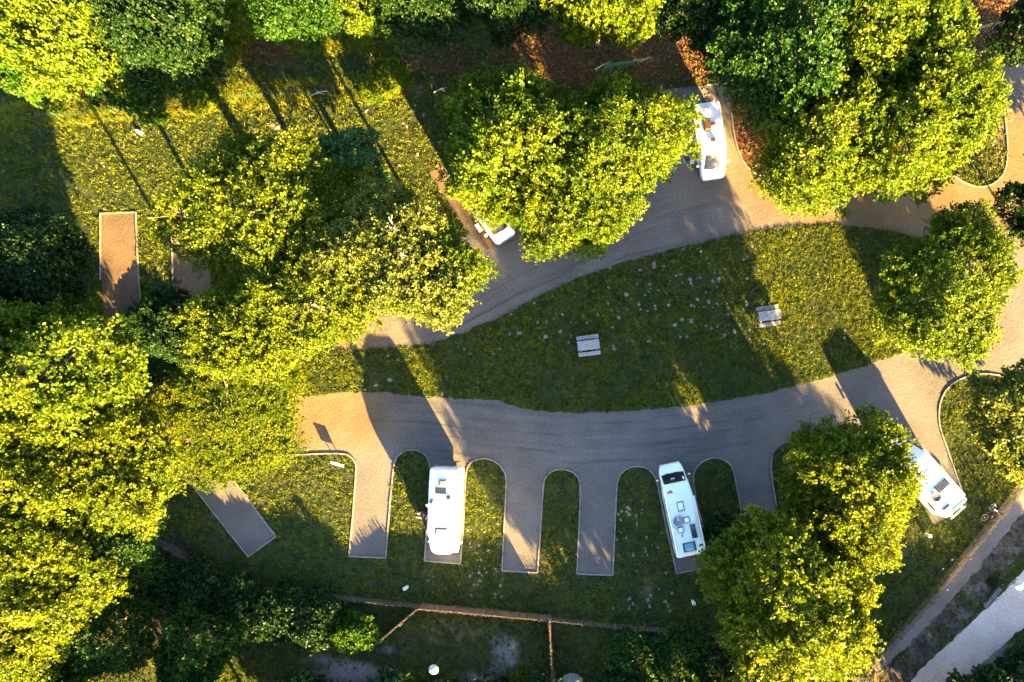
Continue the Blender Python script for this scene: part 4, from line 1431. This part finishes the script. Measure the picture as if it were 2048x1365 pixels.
# ------------------------------------------------------------------ picnic tables
def picnic(label, px, py, rz, top_off=0.0, mat='table_wood', bench='table_wood', group='wooden picnic tables on the lawn'):
    x, y = W(px, py, .6)
    t = thing('picnic_table', label, 'picnic table', (x, y, .03), rz, group)
    mb = MB()
    for k in range(5):
        mb.box((top_off + .004 * (k % 2), -.30 + k * .15, .74), (1.72, .138, .045))
    mb.box((top_off - .6, 0, .70), (.09, .66, .04)); mb.box((top_off + .6, 0, .70), (.09, .66, .04))
    mb.build('tabletop', M[mat], t, bevel=.006)
    for s in (-1, 1):
        b = MB()
        for k in range(2):
            b.box((0.0, s * (.565 + k * .155), .46), (1.72, .142, .045))
        b.build('bench', M[bench], t, bevel=.006)
    for xx in (-.62, .62):
        l = MB()
        l.tube([(xx, -.68, 0), (xx, -.24, .7)], .05, 6).tube([(xx, .68, 0), (xx, .24, .7)], .05, 6)
        l.box((xx + .055, 0, .40), (.05, 1.5, .09))
        l.build('leg', M['grey_wood'], t)
    return t


picnic('silver grey picnic table in the middle of the shaded lawn with five clean top planks', 1177, 691, R(7.5))
picnic('weathered picnic table near the shadow edge with darker benches and a shifted top', 1537, 632, R(8.5), .06, 'table_wood', 'table_wood_dark')


# ------------------------------------------------------------------ fences
def pale_fence(label, pts, h=1.45, gap=.115, seed=1):
    r = random.Random(seed)
    P = [Vector((*W(x, y), 0)) for x, y in pts]
    t = thing('wooden_fence', label, 'fence', P[0])
    o = P[0]
    panel = MB()
    posts = []
    acc = 0
    for a, b in zip(P[:-1], P[1:]):
        d = b - a
        an = math.atan2(d.y, d.x)
        n = int(d.length / gap)
        for k in range(n):
            p = a.lerp(b, (k + .5) / n) - o
            hh = h * r.uniform(.9, 1.06)
            panel.box((p.x + r.uniform(-.02, .02), p.y + r.uniform(-.02, .02), hh / 2), (.045, .02, hh), Matrix.Rotation(an, 3, 'Z') @ Matrix.Rotation(r.uniform(-.05, .05), 3, 'Y') @ Matrix.Rotation(r.uniform(-.04, .04), 3, 'X'))
        for zz in (.3, .8, 1.2):
            panel.tube([(a - o) + Vector((0, 0, zz)), (b - o) + Vector((0, 0, zz))], .010, 4)
        m = max(1, int(d.length / 2.4))
        for k in range(m):
            posts.append(a.lerp(b, k / m) - o)
    posts.append(P[-1] - o)
    panel.build('slat_panel', M['pale_wood'], t)
    for p in posts[:90]:
        MB().tube([(p.x, p.y, -.1), (p.x + r.uniform(-.04, .04), p.y + r.uniform(-.04, .04), h * 1.1)], [.055, .045], 7).build('post', M['pale_wood'], t)
    return t


pale_fence('long low paling fence curving along the bottom lawn from the left woods', [(310, 1072), (350, 1092), (430, 1138), (470, 1160), (500, 1170), (570, 1178), (650, 1186), (720, 1195), (840, 1208)], seed=1)
pale_fence('straight paling fence from the reed corner towards the big golden tree', [(1100, 1234), (1230, 1248), (1400, 1262), (1560, 1285), (1720, 1322)], h=1.4, seed=2)
pale_fence('diagonal paling fence beside the dusty track with the bicycle leaning on it', [(1735, 1330), (1790, 1268), (1850, 1198), (1920, 1112), (1990, 1026), (2060, 935), (2120, 860)], h=1.5, seed=3)


def reed_fence(label, a, b, h=2.0, seed=1):
    r = random.Random(seed)
    A, B = Vector((*W(*a), 0)), Vector((*W(*b), 0))
    t = thing('reed_fence', label, 'reed fence', A, group='reed fences round the enclosure')
    d = B - A
    an = math.atan2(d.y, d.x)
    n = int(d.length / .03)
    nr = Vector((-d.y, d.x, 0)).normalized()
    mb = MB()
    for k in range(n):
        p = d * ((k + .5) / n) + nr * r.uniform(-.05, .05)
        hh = h + r.uniform(-.14, .16)
        mb.box((p.x, p.y, hh / 2), (.032, .024, hh), Matrix.Rotation(an + r.uniform(-.3, .3), 3, 'Z') @ Matrix.Rotation(r.uniform(-.06, .06), 3, 'Y') @ Matrix.Rotation(r.uniform(-.05, .05), 3, 'X'))
    mb.box((d.x / 2, d.y / 2, h * .47), (d.length, .05, h * .94), an)
    mb.build('reed_panel', M['reed'], t)
    m = max(2, round(d.length / 2.5))
    for k in range(m + 1):
        p = d * (k / m) + nr * .1
        MB().tube([(p.x, p.y, -.1), (p.x, p.y, h * .95)], .04, 7).build('post', M['grey_wood'], t)
    return t


reed_fence('reed fence along the top of the bare enclosure, lit along its upper edge', (848, 1208), (1100, 1231), 1.75, 1)
reed_fence('short slanting reed fence at the left of the bare enclosure', (848, 1206), (772, 1270), 1.9, 2)
reed_fence('reed fence running down to the bottom edge, right side of the bare enclosure', (1101, 1231), (1111, 1400), 2.0, 3)


def wire_fence(label, pts, h=1.05, seed=1, rail=False):
    r = random.Random(seed)
    P = [Vector((*W(x, y), 0)) for x, y in pts]
    t = thing('wire_fence', label, 'wire fence', P[0])
    o = P[0]
    mesh = MB()
    for a, b in zip(P[:-1], P[1:]):
        for zz in (.15, .35, .55, .75, .95):
            mesh.tube([a - o + Vector((0, 0, zz)), b - o + Vector((0, 0, zz))], .005, 4)
        d = b - a
        n = int(d.length / .3)
        for k in range(n):
            p = a.lerp(b, k / n) - o
            mesh.tube([(p.x, p.y, .12), (p.x, p.y, h * .95)], .004, 3)
        m = max(1, int(d.length / 2.6))
        for k in range(m + 1):
            p = a.lerp(b, k / m) - o
            MB().tube([(p.x, p.y, -.1), (p.x + r.uniform(-.05, .05), p.y + r.uniform(-.05, .05), h)], .03, 7).build('post', M['green_metal'], t)
    mesh.build('wire_mesh', M['green_metal'], t)
    if rail:
        a, b = P[0] - o, P[1] - o
        MB().box(((a.x + b.x) / 2, (a.y + b.y) / 2, .62), ((b - a).length, .03, .62), math.atan2((b - a).y, (b - a).x)).build('green_screen', M['green_metal'], t)
    return t


wire_fence('long green wire fence between the upper meadow and the dry bank', [(-20, 248), (120, 236), (230, 226), (440, 200), (640, 188), (720, 180), (812, 168)], seed=1)
wire_fence('short green fence with a green screen in the shade left of the white van', [(1208, 141), (1268, 132), (1330, 122)], seed=2, rail=True)
wire_fence('green wire fence crossing the reddish leaf mulch in the top right', [(1950, 66), (1980, 58), (2050, 48)], seed=3)


# ------------------------------------------------------------------ small things
def lamp(label, px, py, h=2.75, top=(0.0, 0.0)):
    x, y = W(px, py)
    t = thing('garden_lamp', label, 'lamp post', (x, y, 0), 0, 'white hooded garden lamps')
    MB().lathe([(.11, 0), (.11, .06), (.06, .12)], 14).tube([(0, 0, .1), (0, 0, h - .25)], [.05, .038], 10).build('post', M['dark_metal'], t, smooth=True)
    hood = MB().lathe([(.06, h - .28), (.12, h - .22), (.36, h - .12), (.37, h - .09), (.30, h), (.16, h + .10), (.03, h + .15)], 24).build('hood', M['lamp_white'], t, smooth=True)
    MB().lathe([(.04, h - .42), (.10, h - .36), (.10, h - .27), (.05, h - .25)], 14).build('lens', M['lens'], t, smooth=True)
    return t


lamp('white hooded garden lamp inside the bare reed enclosure at the bottom', 882, 1317)
lamp('white hooded garden lamp over the pale path at the right edge', 2001, 1156)

x, y = W(681, 928)
t = thing('info_board', 'white tilted information board on two legs at the corner of the grass beside the road', 'info board', (x, y, 0), R(-17))
MB().box((0, 0, .72), (.98, .42, .035), Matrix.Rotation(R(62), 3, 'X')).build('board', M['white_plastic'], t, bevel=.006)
MB().box((-.30, .03, .86), (.3, .05, .18), Matrix.Rotation(R(62), 3, 'X')).build('header', M['white_plastic'], t, bevel=.006)
for xx in (-.3, .3):
    MB().tube([(xx, .05, 0), (xx, .05, .75)], .035, 8).build('leg', M['grey_wood'], t)


def service_post(label, px, py, rz, col='white_plastic', cap='teal', h=.85):
    x, y = W(px, py)
    t = thing('service_post', label, 'service post', (x, y, 0), rz, 'white service posts at the pitch edge')
    MB().box((0, 0, h / 2), (.2, .2, h), taper=.05).build('column', M['pale_grey'], t, bevel=.015)
    c = MB().box((0, 0, h + .06), (.26, .24, .12), taper=.1).build('cap', M[col], t, bevel=.02)
    MB().box((0, 0, h + .13), (.14, .10, .03)).build('lens', M[cap], c)
    MB().box((.13, -.03, h * .65), (.08, .1, .12)).build('socket', M['white_plastic'], t)
    return t


service_post('white service post with teal top on the grass above the reed corner', 815, 1173, R(5))
service_post('white service post in the shade at the left edge of the big golden tree', 1385, 1202, R(-8), cap='dark_metal')
service_post('white service post on the bare ground below the angled camper', 1850, 1069, R(10), cap='white_plastic')

# white plastic canister lying in the upper meadow
x, y = W(278, 264, .15)
t = thing('canister', 'white plastic canister lying on the sunlit upper meadow', 'canister', (x, y, 0), R(-33))
MB().loft([(-.26, .2, .04, .22, .06), (-.22, .27, .02, .26, .07), (.05, .27, .02, .26, .07), (.16, .25, .03, .25, .07), (.28, .16, .07, .22, .06)], 4).build('bottle', M['white_plastic'], t, smooth=True)
t.rotation_euler = (0, 0, R(-33) - math.pi / 2 + math.pi)
MB().lathe([(.045, .28), (.045, .34), (.03, .345)], 12, (0, 0, .15), 'Y').build('cap', M['white_plastic'], t)

# bicycle leaning on the diagonal fence
bx, by = W(1976, 1024, .35)
b_an = math.atan2(-(985 - 1055), (2010 - 1955))
bike_geometry('bicycle', (bx, by, .02), R(52), 'dark bicycle with white fork leaning against the diagonal fence', R(14), None, M['black'])

# wooden bench and log by the pale path
x, y = W(1985, 1196, .4)
t = thing('path_bench', 'dark wooden backless bench at the edge of the pale path', 'bench', (x, y, 0), R(51))
sb = MB()
for k in (-1, 1):
    sb.box((0, k * .085, .43), (1.95, .15, .055))
sb.build('seat', M['dark_metal'], t, bevel=.008)
for xx in (-.7, .7):
    MB().box((xx, 0, .2), (.14, .3, .4)).build('leg', M['grey_wood'], t, bevel=.01)
x, y = W(2037, 1354, .25)
t = thing('log_rail', 'grey squared log on short feet in the bottom right corner', 'log', (x, y, 0), R(-31))
MB().box((0, 0, .32), (1.35, .22, .16)).build('beam', M['grey_wood'], t, bevel=.02)
for xx in (-.45, .45):
    MB().box((xx, 0, .12), (.16, .18, .24)).build('foot', M['grey_wood'], t, bevel=.01)

# thatched parasol at the bottom edge
x, y = W(1143, 1372, 2.1)
t = thing('thatched_parasol', 'round grey thatched parasol cut by the bottom edge inside the enclosure corner', 'parasol', (x, y, 0))
MB().tube([(0, 0, -.1), (0, 0, 2.3)], .06, 9).build('post', M['grey_wood'], t)
th = MB()
th.lathe([(.82, 1.78), (.86, 1.84), (.5, 2.12), (.12, 2.4), (.03, 2.44)], 26)
rr = random.Random(4)
for k in range(520):
    a = rr.uniform(0, 6.28)
    r0_, r1_ = sorted((rr.uniform(.08, .92), rr.uniform(.08, .98)))
    z0_, z1_ = 2.47 - r0_ * .72, 2.47 - r1_ * .72
    th.tube([(r0_ * math.cos(a), r0_ * math.sin(a), z0_), (r1_ * math.cos(a + .12), r1_ * math.sin(a + .12), z1_ + .02)], .012, 3)
th.build('thatch', M['straw'], t)
rd = MB()
rd.tube([(0.62 * math.cos(a), .62 * math.sin(a), 2.08) for a in (5.6, 5.75, 5.9)], .02, 5)
rd.tube([(.75, .55, 1.95), (.25, .1, 2.33)], .03, 5)
rd.build('rib', M['grey_wood'], t)

# folding camp chair and little table by the white van
x, y = W(1374, 318, .5)
t = thing('camp_chair', 'light folding camp chair half under the tree beside the white van', 'camp chair', (x, y, .006), R(28))
fr = MB()
for s in (-1, 1):
    fr.tube([(s * .26, -.25, 0), (s * .26, .22, .62), (s * .26, .34, .95)], .014, 6)
    fr.tube([(s * .26, .25, 0), (s * .26, -.22, .42), (s * .26, -.24, .62), (s * .26, .2, .64)], .014, 6)
fr.build('frame', M['silver'], t)
MB().box((0, 0, .43), (.48, .44, .02)).build('seat', M['dark_cloth'], t)
MB().box((0, .31, .78), (.48, .02, .38), Matrix.Rotation(R(-18), 3, 'X')).build('backrest', M['dark_cloth'], t)
x, y = W(1373, 283, .6)
t = thing('camp_table', 'small pale camp table beside the open door of the white van', 'camp table', (x, y, .006), R(10))
MB().lathe([(.27, .6), (.28, .62), (.27, .64)], 20).build('tabletop', M['pale_grey'], t)
for k in range(3):
    a = 2.1 * k
    MB().tube([(.05 * math.cos(a), .05 * math.sin(a), .6), (.25 * math.cos(a), .25 * math.sin(a), 0)], .014, 6).build('leg', M['silver'], t)

# paper scraps along the diagonal fence
for k, (px, py, lab) in enumerate(((1903, 1101, 'white paper scrap in the grass inside the diagonal fence, nearest to the bicycle'), (1904, 1120, 'white paper scrap inside the diagonal fence, the middle one of three'), (1886, 1138, 'white paper scrap inside the diagonal fence, farthest from the bicycle'), (1895, 1180, 'white paper scrap lying on the dusty track'))):
    x, y = W(px, py)
    mb = MB()
    s_ = .07
    mb.add([(-s_, -s_ * .7, .02), (s_ * .3, -s_, .05), (s_, 0, .03), (s_ * .7, s_, .07), (-s_ * .4, s_ * .8, .03), (0, 0, .09), (0, 0, .012)], [(0, 1, 5), (1, 2, 5), (2, 3, 5), (3, 4, 5), (4, 0, 5), (1, 0, 6), (2, 1, 6), (3, 2, 6), (4, 3, 6), (0, 4, 6)])
    tag(mb.build('paper_scrap', M['white_plastic'], loc=(x, y, 0)), lab, 'litter', 'paper scraps by the diagonal fence')

# fallen pale branches along the top fence
for k, (a, b, lab) in enumerate((((622, 192), (658, 186), 'pale broken branch lying across the wire fence on the sunny meadow edge'), ((868, 186), (894, 176), 'thin pale stick lying in the shade right of the fence end bush'), ((1190, 140), (1222, 128), 'pale broken branch leaning on the short green fence'))):
    A, B = Vector((*W(*a), .05)), Vector((*W(*b), .35 if k != 1 else .06))
    mb = MB()
    c = (A + B) / 2
    mb.tube([A - c, Vector((.03, .05, .06)), B - c], [.05, .045, .02], 7)
    mb.tube([Vector((.03, .05, .06)), (B - c) * .6 + Vector((.1, -.25, .05))], [.03, .01], 5)
    tag(mb.build('fallen_branch', M['bark_pale'], loc=c, smooth=True), lab, 'branch')


# ------------------------------------------------------------------ person sitting beside the sunlit motorhome
def skin_mesh(name, chains, mat, parent, levels=2):
    bm = bmesh.new()
    sl = bm.verts.layers.skin.verify()
    vd = {}
    for ch in chains:
        prev = None
        for key, p, rad in ch:
            if key not in vd:
                v = bm.verts.new(p)
                v[sl].radius = (rad, rad)
                vd[key] = v
            if prev is not None and bm.edges.get((prev, vd[key])) is None:
                bm.edges.new((prev, vd[key]))
            prev = vd[key]
    bm.verts.ensure_lookup_table()
    bm.verts[0][sl].use_root = True
    me = bpy.data.meshes.new(name)
    bm.to_mesh(me)
    bm.free()
    me.materials.append(mat)
    o = bpy.data.objects.new(name, me)
    COL.objects.link(o)
    o.parent = parent
    o.modifiers.new('skin', 'SKIN').use_smooth_shade = True
    sb = o.modifiers.new('sub', 'SUBSURF')
    sb.levels = levels
    sb.render_levels = levels
    return o


x, y = W(848, 1030, .5)
st_ = thing('camp_stool', 'small folding stool under the person beside the sunlit motorhome', 'stool', (x, y, 0), 0)
MB().box((0, 0, .42), (.4, .36, .03)).build('seat', M['dark_cloth'], st_, bevel=.01)
for a in (-1, 1):
    MB().tube([(-.18, a * .16, 0), (.18, a * .16, .41)], .013, 6).build('leg', M['silver'], st_)
    MB().tube([(.18, a * .15, 0), (-.18, a * .15, .41)], .013, 6).build('leg', M['silver'], st_)
pr = thing('person', 'person in dark top with bare legs sitting by the left side of the sunlit motorhome', 'person', (x, y, 0), R(8))
# facing -x (picture left)
ch = [[('pel', (0, 0, .52), .14), ('waist', (.03, 0, .68), .125), ('chest', (.02, 0, .86), .15), ('neck', (0, 0, 1.03), .06), ('head', (-.03, 0, 1.15), .085), ('crown', (-.03, 0, 1.25), .075)]]
for s, n_ in ((-1, 'r'), (1, 'l')):
    ch.append([('pel', 0, 0), ('hip' + n_, (-.02, s * .1, .51), .095), ('knee' + n_, (-.45, s * .13, .56), .062), ('calf' + n_, (-.52, s * .14, .34), .055), ('ank' + n_, (-.58, s * .14, .09), .038), ('toe' + n_, (-.78, s * .16, .04), .034)])
    ch.append([('chest', 0, 0), ('sh' + n_, (.0, s * .2, .94), .062), ('elb' + n_, (-.08, s * .27, .70), .045), ('wr' + n_, (-.32, s * .19, .63), .03), ('palm' + n_, (-.40, s * .17, .63), .034)])
    for f in range(4):
        oy = s * (.17 + (f - 1.5) * .02)
        ch.append([('palm' + n_, 0, 0), (f'k{f}' + n_, (-.44, oy, .635), .010), (f't{f}' + n_, (-.49, oy, .615), .008)])
    ch.append([('palm' + n_, 0, 0), ('th0' + n_, (-.41, s * .125, .63), .011), ('th1' + n_, (-.45, s * .115, .62), .009)])
skin_mesh('body', ch, M['skin'], pr)
top = [[('pel', (0, 0, .55), .15), ('waist', (.03, 0, .68), .145), ('chest', (.02, 0, .86), .168), ('nk', (0, 0, .99), .085)]]
for s, n_ in ((-1, 'r'), (1, 'l')):
    top.append([('chest', 0, 0), ('sh' + n_, (.0, s * .2, .94), .076), ('el' + n_, (-.06, s * .255, .76), .062)])
    top.append([('pel', 0, 0), ('hip' + n_, (-.02, s * .1, .52), .112), ('th' + n_, (-.25, s * .12, .55), .09)])
skin_mesh('clothes', top, M['dark_cloth'], pr)
fc = MB()
fc.lathe([(.001, .0), (.014, .012), (.001, .035)], 8, (-.125, 0, 1.155))
for s in (-1, 1):
    fc.lathe([(.001, -.02), (.022, 0), (.001, .02)], 8, (-.03, s * .092, 1.16))
fc.build('face_features', M['skin'], pr)
hm = MB()
hm.lathe([(.102, 1.13), (.108, 1.19), (.098, 1.26), (.065, 1.31), (.01, 1.33)], 16, (-.012, 0, 0))
hm.build('hair', M['hair'], pr, smooth=True)
